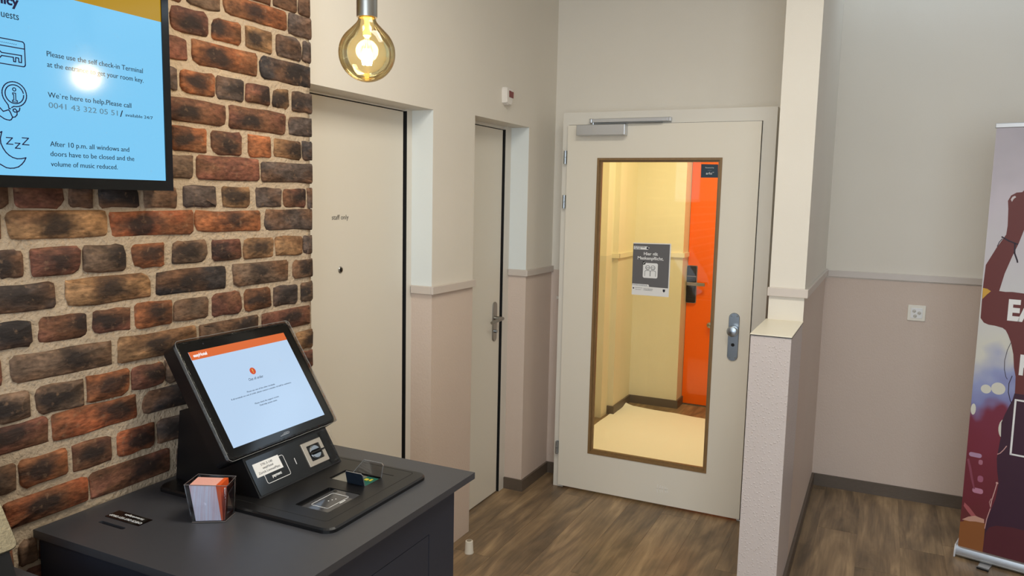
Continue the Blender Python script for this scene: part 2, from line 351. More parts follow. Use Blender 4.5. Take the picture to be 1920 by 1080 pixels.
b = bmesh.new(); wallbox(b, -1.8, -.9, -3.3, -3.2, 0, 3); wallbox(b, 2.7, 3.2, -3.3, -3.2, 0, 3); wallbox(b, -.9, 2.7, -3.3, -3.2, 2.7, 3); box(b, -.9, 2.7, -3.3, -3.2, 0, .35, mi=1)
struct('wall_front', b, WM, 'street side wall with a wide window opening behind the viewer')
# rails
RZ0, RZ1 = 1.188, 1.222
b = bmesh.new(); box(b, XL, XL + .014, 2.757, 3.134, RZ0, RZ1, bev=.002); box(b, -1.808, XL, 2.757, 2.77, RZ0, RZ1, bev=.002)
struct('trim_1', b, M['rail'], 'chair rail wrapping the pillar between the two recessed doors', 'rail')
b = bmesh.new(); box(b, XL, XL + .014, 3.706, 4.07, RZ0, RZ1, bev=.002); box(b, -1.81, XL, 3.706, 3.719, RZ0, RZ1, bev=.002)
struct('trim_2', b, M['rail'], 'chair rail on the short wall beside the glazed door hinges', 'rail')
b = bmesh.new(); box(b, -.433, -.271, 3.396, 3.41, 1.212, 1.249, bev=.002); box(b, -.285, -.271, 3.41, 4.62, 1.212, 1.246, bev=.002)
for x in (-.40, -.32): lathe(b, (x, 3.3958, 1.23), [(.0018, 0), (.0016, -.0006)], 8, axis=(0, 1, 0))
struct('trim_3', b, M['rail'], 'chair rail around the narrow partition above the ledge', 'rail')
struct('trim_4', B(-.271, 3.2, 4.616, 4.63, 1.205, 1.240, bev=.002), M['rail'], 'long chair rail across the alcove wall', 'rail')
# skirtings
b = bmesh.new(); box(b, XL, XL + .012, 3.707, 4.058, 0, .062); box(b, -1.815, XL, 3.707, 3.719, 0, .062); box(b, XL, -1.6, 4.058, 4.07, 0, .062)
struct('baseboard_left', b, M['skirt'], 'dark wood skirting on the pillar beside the narrow door', 'skirting')
b = bmesh.new(); box(b, -.285, 3.2, 4.618, 4.63, 0, .068)
struct('baseboard_back', b, M['skirt'], 'dark wood skirting along the alcove wall', 'skirting')
b = bmesh.new(); box(b, -.285, -.272, 2.985, 4.618, 0, .068)
struct('baseboard_partition', b, M['skirt'], 'dark wood skirting along the side of the low wall', 'skirting')
# hall beyond the glazed door
HW = [mat('hall_paint', S(236, 224, 190), .55, var=.03), wallpaper('hall_wallpaper', S(222, 211, 180), 200, .6)]
b = bmesh.new(); wallbox(b, -2.0, -1.88, 4.19, 5.30, 0, 2.6); wallbox(b, -2.0, -1.80, 5.30, 5.44, 0, 2.6); wallbox(b, -2.0, -1.80, 4.19, 4.32, 0, 2.6)
wallbox(b, -2.0, -1.757, 5.44, 5.85, 0, 2.6); wallbox(b, -2.0, -1.375, 5.85, 6.2, 0, 2.6); box(b, -1.375, -.427, 6.06, 6.2, 0, 2.6); box(b, -1.375, -.427, 6.0, 6.06, 2.12, 2.6)
struct('wall_hall', b, HW, 'cream hallway walls seen through the glazed door')
struct('ceiling_hall', B(-2.0, -.3, 4.19, 6.2, 2.5, 2.6), M['ceil'], 'low hallway ceiling over the warm lamp', 'ceiling')
b = bmesh.new(); box(b, -1.757, -1.743, 5.43, 5.85, 1.178, 1.212); box(b, -1.743, -1.361, 5.836, 5.85, 1.178, 1.212); box(b, -1.375, -1.361, 5.85, 6.0, 1.178, 1.212); box(b, -1.80, -1.743, 5.426, 5.44, 1.178, 1.212)
struct('trim_6', b, mat('hall_rail', S(232, 220, 186), .4), 'cream chair rail around the hallway corner behind the glass', 'rail')
b = bmesh.new(); box(b, -1.80, -1.744, 5.428, 5.44, 0, .062); box(b, -1.757, -1.745, 5.44, 5.85, 0, .062); box(b, -1.745, -1.363, 5.838, 5.85, 0, .062); box(b, -1.375, -1.363, 5.85, 6.02, 0, .062)
struct('baseboard_hall', b, M['skirt'], 'wood skirting around the hallway corner', 'skirting')
# brick veneer wall
BRK = [(1808,1906,2148,2203,"k"),(1915,1967,2149,2204,"g"),(1489,1601,2084,2139,"b"),(1615,1861,2086,2141,"o*"),(1868,1971,2082,2143,"g"),(1437,1556,2010,2072,"r*"),(1573,1673,2011,2069,"o*"),(1693,1798,2009,2071,"t*"),(1816,1923,2009,2071,"g"),(1930,1969,2010,2070,"g"),(1397,1486,1937,1992,"r"),(1503,1735,1935,1997,"o*"),(1747,1968,1934,1996,"k*"),(1399,1452,1858,1913,"g"),(1464,1577,1857,1914,"o*"),(1583,1682,1855,1914,"g*"),(1690,1784,1857,1912,"r*"),(1797,1865,1856,1911,"t*"),(1880,1970,1854,1912,"g*"),(1412,1614,1782,1839,"r*"),(1627,1851,1778,1840,"r*"),(1867,1972,1781,1836,"g"),(1317,1415,1705,1765,"b"),(1431,1544,1706,1766,"o*"),(1563,1668,1705,1766,"r*"),(1697,1783,1705,1765,"o"),(1801,1916,1707,1762,"t*"),(1923,1973,1707,1762,"k"),(1362,1496,1635,1693,"b"),(1509,1734,1634,1696,"r"),(1747,1972,1635,1693,"g"),(960,1006,1557,1612,"k"),(1023,1132,1558,1613,"r"),(1148,1202,1558,1613,"g"),(1220,1325,1558,1613,"k*"),(1341,1441,1558,1613,"b"),(1462,1571,1559,1614,"g"),(1594,1698,1558,1615,"t*"),(1725,1827,1559,1614,"g"),(1841,1937,1558,1613,"r*"),(1947,1971,1555,1617,"g"),(876,991,1492,1547,"r"),(1005,1236,1489,1549,"t*"),(1246,1492,1489,1548,"O*"),(1501,1740,1491,1546,"o*"),(1758,1970,1488,1549,"g"),(930,976,1410,1465,"r"),(981,1035,1411,1466,"k*"),(1051,1166,1409,1467,"r*"),(1176,1283,1407,1469,"b*"),(1304,1396,1409,1467,"o*"),(1423,1536,1411,1468,"b*"),(1557,1659,1410,1467,"r*"),(1672,1791,1410,1466,"t*"),(1802,1920,1410,1467,"t"),(1924,1969,1411,1466,"g"),(899,1101,1334,1391,"g*"),(1127,1350,1331,1392,"t*"),(1371,1600,1332,1392,"k*"),(1628,1854,1331,1393,"b*"),(1877,1968,1335,1390,"b*"),(963,1043,1258,1313,"k*"),(1061,1172,1258,1314,"r*"),(1192,1291,1258,1313,"r*"),(1307,1414,1256,1317,"o*"),(1421,1535,1257,1313,"b"),(1552,1656,1255,1317,"r"),(1671,1777,1255,1317,"o*"),(1790,1893,1256,1315,"g*"),(1913,1967,1256,1316,"b*"),(822,977,1181,1236,"r"),(997,1237,1180,1237,"b*"),(1253,1491,1176,1238,"t*"),(1506,1723,1181,1238,"b*"),(1737,1956,1180,1238,"r*"),(964,1033,1099,1158,"b*"),(1048,1161,1097,1159,"b*"),(1168,1280,1098,1160,"o*"),(1287,1383,1101,1157,"r*"),(1390,1489,1099,1160,"b"),(1664,1760,1104,1159,"g"),(1778,1863,1103,1158,"b"),(1883,1965,1103,1158,"t*"),(867,1071,1032,1090,"r*"),(1081,1301,1028,1090,"O*"),(1316,1556,1031,1087,"k*"),(1502,1676,1039,1094,"r"),(1703,1878,1036,1091,"b"),(1902,1965,1036,1091,"r*"),(933,994,944,1003,"b*"),(1003,1111,943,1005,"o*"),(1125,1225,942,1004,"r*"),(1244,1348,943,1005,"O*"),(1361,1465,943,1005,"g*"),(1484,1610,944,1006,"r"),(1634,1752,943,1005,"b"),(964,1158,861,923,"O*"),(1167,1396,861,923,"r*"),(1419,1672,859,921,"k"),(1699,1929,859,921,"r"),(993,1032,768,823,"b"),(1040,1138,763,822,"r"),(1156,1273,761,823,"g")]
b = bmesh.new(); NY, NZ = 150, 200; y0, y1 = -1.2, 1.963
G = [[None] * (NZ + 1) for _ in range(NY + 1)]
for i in range(NY + 1):
    for j in range(NZ + 1):
        y = y0 + (y1 - y0) * i / NY; z = 3.0 * j / NZ
        h = noise.noise(V((0, y * 30, z * 30))) * .0028 + noise.noise(V((3, y * 9, z * 9))) * .002
        yy = y + (noise.noise(V((7, 0, z * 30))) * .006 if i == NY else 0)
        G[i][j] = b.verts.new((-1.6712 + h, yy, z))
for i in range(NY):
    for j in range(NZ): b.faces.new((G[i][j], G[i + 1][j], G[i + 1][j + 1], G[i][j + 1]))
E0 = [b.verts.new((-1.74, y1, 3.0 * j / NZ)) for j in range(NZ + 1)]
for j in range(NZ): b.faces.new((G[NY][j], E0[j], E0[j + 1], G[NY][j + 1]))
bw = obj('wall_left_brick', b, M['mortar'], smooth='all'); tag(bw, 'rustic brick-faced wall with wide pale mortar joints behind the counter', 'brick wall', kind='structure')
BC = {'o': (160, 98, 62), 'O': (166, 92, 58), 'r': (122, 78, 62), 'b': (114, 92, 75), 'g': (94, 80, 73), 'k': (60, 54, 53), 't': (158, 120, 84)}
def brick_bm(bm, yc, zc, hw, hh, rd, end=False):
    cr = [min(hh * .9, rd.uniform(.005, .014 if rd.random() < .75 else .026)) for _ in range(4)]
    pts = []
    for q, (sy, sz, a) in enumerate(((1, 1, 0), (-1, 1, 90), (-1, -1, 180), (1, -1, 270))):
        r_ = cr[q] if not (end and sy > 0) else .004
        for k in (0, .5, 1):
            t = math.radians(a + 90 * k); pts.append((sy * (hw - r_) + r_ * math.cos(t), sz * (hh - r_) + r_ * math.sin(t)))
        # one point along the edge that follows
        if q in (0, 2):
            for f_ in ((.33, -.33) if q == 0 else (-.33, .33)): pts.append((hw * f_, sz * hh))
    j = lambda: rd.uniform(-.0024, .0024)
    pts = [(p[0] + (0 if end and p[0] > hw * .9 else j()), p[1] + j()) for p in pts]
    tz = rd.uniform(-.012, .012) * (1 if not end else .5); pts = [(p[0], p[1] + p[0] * tz) for p in pts]
    rise = rd.uniform(-.0015, .003); tl = rd.uniform(-.015, .015)
    rings = []
    for sc, x in ((1, -1.679), (1, -1.6695 + rise * .5), (None, -1.6655 + rise)):
        R = []
        for p in pts:
            if sc: R.append(bm.verts.new((x + (tl * p[0] if x > -1.675 else 0), yc + p[0], zc + p[1])))
            else:
                a = max(hw - .0045, .2 * hw) / hw; c = max(hh - .0045, .2 * hh) / hh
                R.append(bm.verts.new((x + tl * p[0] + rd.uniform(-.001, .001), yc + p[0] * a, zc + p[1] * c)))
        rings.append(R)
    n = len(pts)
    for r0, r1 in zip(rings, rings[1:]):
        for i in range(n): bm.faces.new((r0[i], r0[(i + 1) % n], r1[(i + 1) % n], r1[i]))
    c = bm.verts.new((-1.6648 + rise + rd.uniform(-.001, .0015), yc + rd.uniform(-.2, .2) * hw, zc))
    for i in range(n): bm.faces.new((rings[-1][i], rings[-1][(i + 1) % n], c))
def add_brick(ya, yb, za, zb, code, rd):
    end = yb > 1.955
    yc, zc = (ya + yb) / 2, (za + zb) / 2; bm = bmesh.new(); brick_bm(bm, yc, zc, (yb - ya) / 2 + (.0015 if not end else 0), (zb - za) / 2 + .0015, rd, end)
    o = obj('brick', bm, M['brick'], bw, smooth='all', loc=(-1.67, yc, zc))
    c = BC[code[0]]; k = rd.uniform(.92, 1.08); q = S(*[min(255, x * k) for x in c]); o.color = (q[0], q[1], q[2], (1.0 if '*' in code else .25))
rd = random.Random(11); rows = {}
for ya, yb, za, zb, code in BRK:
    add_brick(ya / 1000, yb / 1000, za / 1000, zb / 1000, code, rd)
    k = round((2177 - (za + zb) / 2) / 76.3); rows.setdefault(k, []).append((ya / 1000, yb / 1000, za / 1000, zb / 1000))
far_b = bmesh.new()
for k in range(-3, 21):
    have = sorted(rows.get(k, []))
    if have: zc = sum((h[2] + h[3]) / 2 for h in have) / len(have)
    else: zc = 2.177 - .0763 * k - .004
    busy = [(-9, -1.15)] + [(h[0], h[1]) for h in have] + [(1.968, 9)]
    for (a0, a1), (b0, b1) in zip(busy, busy[1:]):
        s, e = a1 + .016, b0 - .016
        if e - s < .035: continue
        first = True
        while e - s > .03:
            L = rd.choice((.215, .105, .105) if k % 2 else (.215, .215, .105)) * rd.uniform(.92, 1.05)
            if e - s - L < .05: L = e - s
            if L > .26: L = L / 2 - .008
            ya, yb = e - L, e; e = ya - .016
            if b0 > 9 - 1 and first: yb = 1.97; first = False
            zc2 = zc + rd.uniform(-.002, .002)
            if 1.63 < zc2 < 2.15 and yb < 1.34: continue
            if yb < .62:
                brick_bm(far_b, (ya + yb) / 2, zc2, (yb - ya) / 2, .029, rd)
            else: add_brick(ya, yb, zc2 - .029, zc2 + .029, rd.choice(['o', 'r*', 'r', 'b*', 'b', 'g', 'g', 'k', 't*']), rd)
fb = obj('brick_field', far_b, M['brick'], bw, smooth='all', loc=(-1.67, 0, 1.5)); fb['kind'] = 'stuff'; fb.color = S(112, 80, 64)

# ---------------------------------------------------------------- doors
FX = lambda x: Frame((x, 0, 0), (0, 1, 0), (0, 0, 1))                 # faces +X, u=Y, v=Z
FY = lambda y: Frame((0, y, 0), (1, 0, 0), (0, 0, 1))                 # faces -Y, u=X, v=Z
def ring(bm, F, o, i, w0, w1, mi=0):
    (a0, a1, c0, c1), (b0, b1, d0, d1) = o, i
    for P in ([(a0, c0), (a1, c0), (b1, d0), (b0, d0)], [(a1, c0), (a1, c1), (b1, d1), (b1, d0)], [(a1, c1), (a0, c1), (b0, d1), (b1, d1)], [(a0, c1), (a0, c0), (b0, d0), (b0, d1)]):
        ext(bm, F, P, w0, w1, mi=mi)
    return bm
d1 = struct('door_1', B(-1.553, -.564, 3.93, 3.935, .02, .06), M['door'], 'large pale door with a tall oak-edged glass panel and a round knob', 'door') if False else None
d1 = tag(thing('door_1', (-1.06, 3.89, 0), 'large pale door with a tall oak-edged glass panel and a round knob', 'door'), kind='structure')
GX0, GX1, GZ0, GZ1 = -1.380, -.7405, .226, 1.8165
leaf = cut(B(-1.553, -.564, 3.87, 3.918, .014, 1.99), B(GX0, GX1, 3.8, 4.0, GZ0, GZ1))
obj('leaf', leaf, M['door'], d1)
b = E_(FY(3.888), [(-1.587, 0), (-1.587, 2.057), (-.497, 2.057), (-.497, 0), (-.580, 0), (-.580, 1.972), (-1.531, 1.972), (-1.531, 0)], -.312, 0)
obj('door_frame', b, M['frame'], d1)
b = bmesh.new(); ring(b, FY(3.87), (GX0 - .002, GX1 + .002, GZ0 - .002, GZ1 + .002), (GX0 + .010, GX1 - .010, GZ0 + .010, GZ1 - .010), -.03, .004)
ring(b, FY(3.87), (GX0 + .010, GX1 - .010, GZ0 + .010, GZ1 - .010), (GX0 + .019, GX1 - .019, GZ0 + .019, GZ1 - .019), -.03, -.012)
obj('glazing_bead', b, M['oak'], d1)
obj('glass_pane', B(GX0 + .005, GX1 - .005, 3.893, 3.8935, GZ0 + .005, GZ1 - .005), M['clear'], d1)
b = bmesh.new(); ring(b, FY(3.87), (-1.553, -.561, .006, 1.993), (-1.545, -.566, .016, 1.988), -.020, -.017)
obj('seal', b, M['black'], d1)
for z in (1.823, 1.588, .228):
    h = bmesh.new(); lathe(h, (-1.562, 3.866, z - .036), [(.0075, 0), (.0075, .034)], 14); lathe(h, (-1.562, 3.866, z + .000), [(.0075, 0), (.0075, .034)], 14); box(h, -1.572, -1.556, 3.866, 3.89, z - .034, z + .034)
    obj('hinge', h, M['chrome'], d1, smooth=True)
obj('door_closer', B(-1.4865, -1.2235, 3.818, 3.87, 1.931, 1.986, bev=.003), M['alu'], d1)
b = bmesh.new(); box(b, -1.415, -1.015, 3.858, 3.888, 1.999, 2.019, bev=.002); box(b, -1.430, -1.416, 3.856, 3.888, 1.997, 2.020, bev=.003); box(b, -1.015, -1.000, 3.856, 3.888, 1.997, 2.020, bev=.003)
cl = obj('closer_rail', b, M['alu'], d1)
b = bmesh.new(); tube(b, [(-1.40, 3.845, 1.992), (-1.04, 3.853, 1.994)], .0045, 8); lathe(b, (-1.403, 3.845, 1.984), [(.008, 0), (.008, .014)], 14)
obj('closer_arm', b, M['chrome'], d1, smooth=True)
kx = -.6405
b = E_(FY(3.87), [(kx + x, .942 + z) for x, z in rr(-.026, .026, -.120, .120, .0255, 8)], 0, .008, bev=.002); pp = obj('lock_plate', b, M['chrome'], d1, smooth=True)
b = bmesh.new()
for x, z in ((-.014, 1.046), (.014, 1.046), (-.014, .838), (.014, .838)): lathe(b, (kx + x, 3.862, z), [(.0035, 0), (.0028, -.001)], 10, axis=(0, 1, 0))
obj('screw', b, M['steel'], pp)
b = bmesh.new(); ext(b, FY(3.862), circ(kx, .9025, .0085), 0, .0005)
obj('keyhole', b, M['black'], pp)
obj('knob', lathe(bmesh.new(), (kx, 3.862, .975), [(.022, 0), (.022, -.003), (.011, -.006), (.010, -.022), (.022, -.028), (.0262, -.036), (.0262, -.044), (.023, -.050), (.012, -.053), (0, -.0535)], 32, axis=(0, 1, 0)), M['chrome'], d1, smooth=True)
b = bmesh.new()
for i, x in enumerate((-.986, -.972, -.960, -.944, -.935)): stroke(b, FY(3.87), [(x, .12 - .003 * i), (x - .003, .098), (x + .001 * i, .078 + .002 * i)], .004, 0, .0002)
obj('scuff_mark', b, mat('scuff', S(238, 234, 226), .5), d1)
# staff door and narrow door
def recessed(name, ya, yl, yj, ztop, zl, label):
    d = tag(thing(name, (XD, (ya + yl) / 2, 0), label, 'door'), kind='structure')
    obj('leaf', B(XD - .04, XD, ya, yl, .006, zl), M['door'], d)
    b = bmesh.new(); box(b, -1.97, -1.812, yl + .014, yj, 0, ztop); box(b, -1.97, XD - .002, ya, yl + .014, zl + .005, ztop)
    obj('door_frame', b, M['frame'], d)
    b = bmesh.new(); box(b, -1.90, XD - .018, yl - .004, yl + .0142, 0, zl + .004); box(b, -1.90, -1.8125, yl + .0130, yl + .0142, 0, zl + .004); box(b, -1.90, XD - .03, ya, yl, 0, .006); box(b, -1.90, XD - .008, ya, yl, zl - .001, zl + .0042)
    obj('seal', b, M['black'], d)
    obj('reveal_daylight', B(-1.812, -1.710, yj - .0015, yj - .0003, RZ1, ztop - .001), M['reveal_daylight'], d)  # thin sheet over the jamb with cool daylight painted in
    obj('backing', B(-2.0, -1.90, ya, yj, 0, ztop), M['frame'], d)
    return d
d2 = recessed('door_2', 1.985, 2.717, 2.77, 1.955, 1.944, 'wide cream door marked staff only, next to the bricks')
obj('lettering', text(FX(XD), 'staff only', 2.257, 1.508, .0185, .097), mat('door_ink', S(70, 66, 62), .5), d2)
b = bmesh.new(); lathe(b, (XD, 2.304, 1.3205), [(.0125, 0), (.0125, .002), (.0105, .004), (.008, .004)], 24, axis=(1, 0, 0))
obj('door_viewer', b, M['steel'], d2, smooth=True)
obj('viewer_lens', lathe(bmesh.new(), (XD, 2.304, 1.3205), [(.0082, .0015), (.0082, .0042), (.004, .005), (0, .0052)], 20, axis=(1, 0, 0)), M['gloss'], d2, smooth=True)
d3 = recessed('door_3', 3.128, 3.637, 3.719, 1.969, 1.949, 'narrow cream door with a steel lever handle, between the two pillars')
b = E_(FX(XD), [(3.577 + x, .953 + z) for x, z in rr(-.022, .022, -.105, .105, .0215, 6)], 0, .007, bev=.002); pp = obj('handle_plate', b, M['steel'], d3, smooth=True)
b = bmesh.new(); lathe(b, (XD + .007, 3.577, .972), [(.011, 0), (.010, .045)], 16, axis=(1, 0, 0)); tube(b, [(XD + .048, 3.584, .972), (XD + .048, 3.575, .972), (XD + .050, 3.52, .970), (XD + .050, 3.455, .966)], [.009, .0095, .009, .0085], 12)
obj('lever', b, M['steel'], d3, smooth=True)
obj('lock_cylinder', lathe(bmesh.new(), (XD + .006, 3.577, .902), [(.009, 0), (.009, .012), (.006, .013)], 16, axis=(1, 0, 0)), M['chrome'], d3, smooth=True)
# orange hallway door
d4 = tag(thing('door_4', (-.9, 6.02, 0), 'glossy orange hallway door with a black electronic lock behind the glass', 'door'), kind='structure')
obj('leaf', B(-1.372, -.44, 6.02, 6.06, .008, 2.11), M['orange'], d4)
obj('threshold', B(-1.375, -.43, 6.005, 6.06, 0, .006), M['skirt'], d4)
b = E_(FY(6.02), rr(-1.372, -1.300, .818, 1.105, .008), -.001, .022, bev=.003); lk = obj('lock_case', b, M['plastic'], d4)
b = E_(FY(6.02), rr(-1.376, -1.296, .814, 1.109, .01), 0, .010); obj('lock_rim', b, M['steel'], lk)
obj('reader_line', B(-1.372, -1.300, 5.9965, 5.9985, 1.022, 1.028), M['steel'], lk)
b = bmesh.new(); box(b, -1.366, -1.225, 5.965, 5.980, .955, .981, bev=.003); box(b, -1.352, -1.322, 5.975, 6.0, .957, .979)
obj('lever', b, M['steel'], d4)
obj('latch_knob', lathe(bmesh.new(), (-1.175, 6.02, .655), [(.012, 0), (.012, -.02), (.022, -.026), (.022, -.04), (.01, -.045)], 20, axis=(0, 1, 0)), M['steel'], d4, smooth=True)

# ---------------------------------------------------------------- things on the glazed door
F = FY(3.8925)
po = thing('mask_poster', (-1.079, 3.8925, 1.112), 'grey mask rule poster on the door glass', 'poster')
obj('sheet', E_(F, [(-1.177, 1.384), (-.978, 1.387), (-.979, 1.112), (-1.1755, 1.112)], 0, .0008), M['paper'], po)
obj('printed_field', E_(F, [(-1.177, 1.379), (-.984, 1.382), (-.984, 1.157), (-1.1755, 1.159)], .0008, .0011), mat('poster_grey', S(98, 96, 98), .5), po)
b = join(text(F, 'Hier gilt', -1.1185, 1.322, .0165, .074, bold=.02, w=.0018), text(F, 'Maskenpflicht.', -1.1505, 1.299, .0165, .137, bold=.02, w=.0018))
obj('lettering', b, M['wht'], po)
b = E_(F, rr(-1.120, -1.042, 1.204, 1.282, .008), .0011, .0014); ext(b, F, [(-1.173, 1.367), (-1.105, 1.367), (-1.090, 1.362), (-1.098, 1.350), (-1.173, 1.350)], .0011, .0014); ext(b, F, [(-1.1745, 1.170), (-1.088, 1.170), (-1.083, 1.159), (-1.1745, 1.159)], .0011, .0014)
obj('pictogram_panel', b, M['wht'], po)
b = bmesh.new()
for cx in (-1.095, -1.067):
    stroke(b, F, circ(cx, 1.258, .0108, 20), .0018, .0014, .0018, closed=True)
    stroke(b, F, [(cx - .0105, 1.259), (cx + .0105, 1.259)], .0016, .0014, .0018); stroke(b, F, [(cx - .0095, 1.253), (cx, 1.251), (cx + .0095, 1.253)], .0014, .0014, .0018)
    stroke(b, F, [(cx - .0145, 1.214), (cx - .0145, 1.238), (cx - .010, 1.2425), (cx + .010, 1.2425), (cx + .0145, 1.238), (cx + .0145, 1.214)], .0018, .0014, .0018)
obj('pictogram', b, M['black'], po)
b = E_(F, circ(-1.116, 1.281, .009), .0014, .0018); obj('tick_badge', b, M['black'], po)
obj('tick', stroke(bmesh.new(), F, [(-1.121, 1.282), (-1.117, 1.278), (-1.111, 1.286)], .002, .0018, .0021), M['wht'], po)
b = join(text(F, 'SO SCHÜTZEN', -1.170, 1.3605, .0048, .056, bold=.03, w=.0018), text(F, 'WIR UNS.', -1.170, 1.3525, .0048, .034, bold=.03, w=.0018), text(F, 'www.bag-coronavirus.ch', -1.172, 1.163, .0045, .078, bold=.02, w=.0018),
         text(F, 'Bundesamt für Gesundheit', -1.157, 1.149, .0024, .036, w=.0016), text(F, 'Schweizerische Eidgenossenschaft', -1.112, 1.1455, .0035, .048, w=.0016), text(F, 'Office fédéral', -1.157, 1.140, .0024, .030, w=.0016), text(F, 'Confédération', -1.112, 1.1385, .0035, .046, w=.0016))
ext(b, F, [(-1.011, 1.150), (-.999, 1.150), (-.999, 1.140), (-1.005, 1.134), (-1.011, 1.140)], .0008, .0014); ext(b, F, circ(-1.167, 1.147, .004, 8), .0008, .0014); ext(b, F, circ(-1.100, 1.3585, .006, 10), .0014, .0018)
obj('small_print', b, M['ink'], po)
st = thing('glass_sticker', (-.803, 3.8925, 1.722), 'small dark teal square sticker in the upper corner of the door glass', 'sticker')
obj('square', E_(F, [(-.8455, 1.788), (-.7625, 1.7865), (-.761, 1.722), (-.8445, 1.7215)], 0, .0008), mat('sticker_teal', S(22, 52, 70), .5), st)
obj('lettering', join(text(F, 'Powered by', -.803, 1.768, .0055, .042, 'CENTER', w=.0012), text(F, 'arlo', -.820, 1.737, .0135, .030, w=.0012), text(F, 'co', -.789, 1.7465, .005, .008, w=.0012), text(F, '-----', -.803, 1.756, .003, .02, 'CENTER', w=.0012)), M['wht'], st)
# protective paper on the hall floor
b = bmesh.new(); nx, ny = 30, 46; g = []
for i in range(nx + 1):
    r0 = []
    for j in range(ny + 1):
        a, c = i / nx, j / ny
        x = -1.772 + a * .90; y = 4.24 + c * (1.50 - .115 * a) + noise.noise(V((a * 5, 1, 0))) * .012 * (c > .9); z = .004 + .005 * max(0, noise.noise(V((x * 5, y * 5, 0)))) + .002 * max(0, noise.noise(V((x * 18, y * 18, 4))))
        e = max(0, 1 - math.hypot(a * .9, (1 - c) * 1.5) / .09); z += .03 * e ** 1.5; x += noise.noise(V((9, c * 4, 0))) * .015 * (1 - a)
        r0.append(b.verts.new((x, y, z)))
    g.append(r0)
for i in range(nx):
    for j in range(ny): b.faces.new((g[i][j], g[i + 1][j], g[i + 1][j + 1], g[i][j + 1]))
tag(obj('floor_paper', b, mat('cream_paper', S(248, 243, 230), .8, bump=.4, bscale=12, bdist=.004), smooth='all', loc=(-1.3, 5.0, 0)), 'crumpled cream covering sheet lying on the hallway floor behind the glass', 'paper')

# ---------------------------------------------------------------- small wall things
al = thing('alarm_unit', (XL, 3.44, 2.06), 'small white wall unit with a dark red window above the narrow door', 'alarm')
F = FX(XL)
obj('case', E_(F, [(3.392, 2.125), (3.398, 2.131), (3.462, 2.131), (3.466, 2.126), (3.462, 2.062), (3.445, 2.048), (3.415, 2.048), (3.396, 2.058)], 0, .026, bev=.005), mat('white_plastic', S(228, 222, 215), .35), al)
obj('indicator_window', E_(F, [(3.420, 2.117), (3.467, 2.114), (3.465, 2.084), (3.420, 2.086)], .0255, .0275), mat('red_window', S(120, 16, 22), .15), al)
so = thing('wall_socket', (.18, 4.63, .99), 'white triple wall socket on the taupe alcove wall', 'socket')
F = FY(4.63); pm = mat('socket_plastic', S(232, 226, 212), .3)
obj('plate', E_(F, rr(.137, .2235, .993, 1.0775, .005), 0, .009, bev=.002), pm, so)
obj('insert', E_(F, rr(.152, .2085, 1.008, 1.0625, .004), .009, .0115, bev=.001), M['wht'], so)
for k, (dx, dz) in enumerate(((-.012, .010), (.013, .001), (-.006, -.016))):
    hx, hz = .180 + dx, 1.035 + dz
    o = obj('outlet', E_(F, circ(hx, hz, .0098, 6 + 10), .0115, .0118), mat('socket_well', S(205, 200, 190), .4), so)
    hb = bmesh.new()
    for a, c in ((-.0048, 0), (.0048, 0), (.001, -.004)): ext(hb, F, circ(hx + a, hz + c, .0017, 8), .0118, .0121)
    obj('pin_hole', hb, M['black'], o)
tag(obj('frame_stud', B(-1.66, -1.602, 4.035, 4.065, 1.035, 1.052, bev=.003), M['frame'], loc=(-1.63, 4.05, 1.035)), 'tiny white catch sticking out between wall and door frame', 'catch')
ds = thing('door_stop', (-1.598, 2.93, 0), 'small white rubber door stop standing on the floor', 'door stop')
obj('body', lathe(bmesh.new(), (-1.598, 2.93, 0), [(.0215, 0), (.0215, .004), (.0195, .01), (.0175, .052), (.0165, .056), (.0125, .057)], 28, cap=True), mat('stop_rubber', S(226, 220, 208), .5), ds, smooth=True)
obj('screw_cup', lathe(bmesh.new(), (-1.598, 2.93, 0), [(.0118, .0560), (.0118, .0575)], 20), mat('cup_shade', S(150, 140, 124), .6), ds, smooth=True)

# ---------------------------------------------------------------- television
tv = thing('television', (-1.66, .886, 1.60), 'black-framed wall television showing pale blue house rules on the bricks', 'television')
ty0, ty1, tz0, tz1 = .396, 1.372, 1.600, 2.186; sy0, sy1, sz0, sz1 = .417, 1.352, 1.6245, 2.165
F = FX(0)
b = bmesh.new(); box(b, -1.655, -1.622, ty0 + .004, ty1 - .004, tz0 + .004, tz1 - .004); box(b, -1.622, -1.606, ty0, ty1, tz0, tz1, bev=.002); ring(b, FX(-1.606), (ty0, ty1, tz0, tz1), (sy0, sy1, sz0, sz1), 0, .0065)
obj('frame', b, M['gloss'], tv)
obj('mount', B(-1.672, -1.655, .7, 1.1, 1.75, 2.0), M['plastic'], tv)
scr = obj('screen', E_(FX(-1.606), [(sy0, sz0), (sy1, sz0), (sy1, sz1), (sy0, sz1)], 0, .0035), screen('tv_glow', S(122, 200, 243), 1.0), tv)
T = FX(-1.6025)
obj('yellow_band', E_(T, [(sy0, 2.0015), (sy1, 2.0025), (sy1, sz1), (sy0, sz1)], 0, .0003), screen('tv_yellow', S(176, 136, 12), 1.0), scr)
inkm = screen('tv_ink', S(14, 42, 62), 1.0); grym = screen('tv_grey', S(92, 130, 150), 1.0); navm = screen('tv_navy', S(18, 16, 58), 1.0)
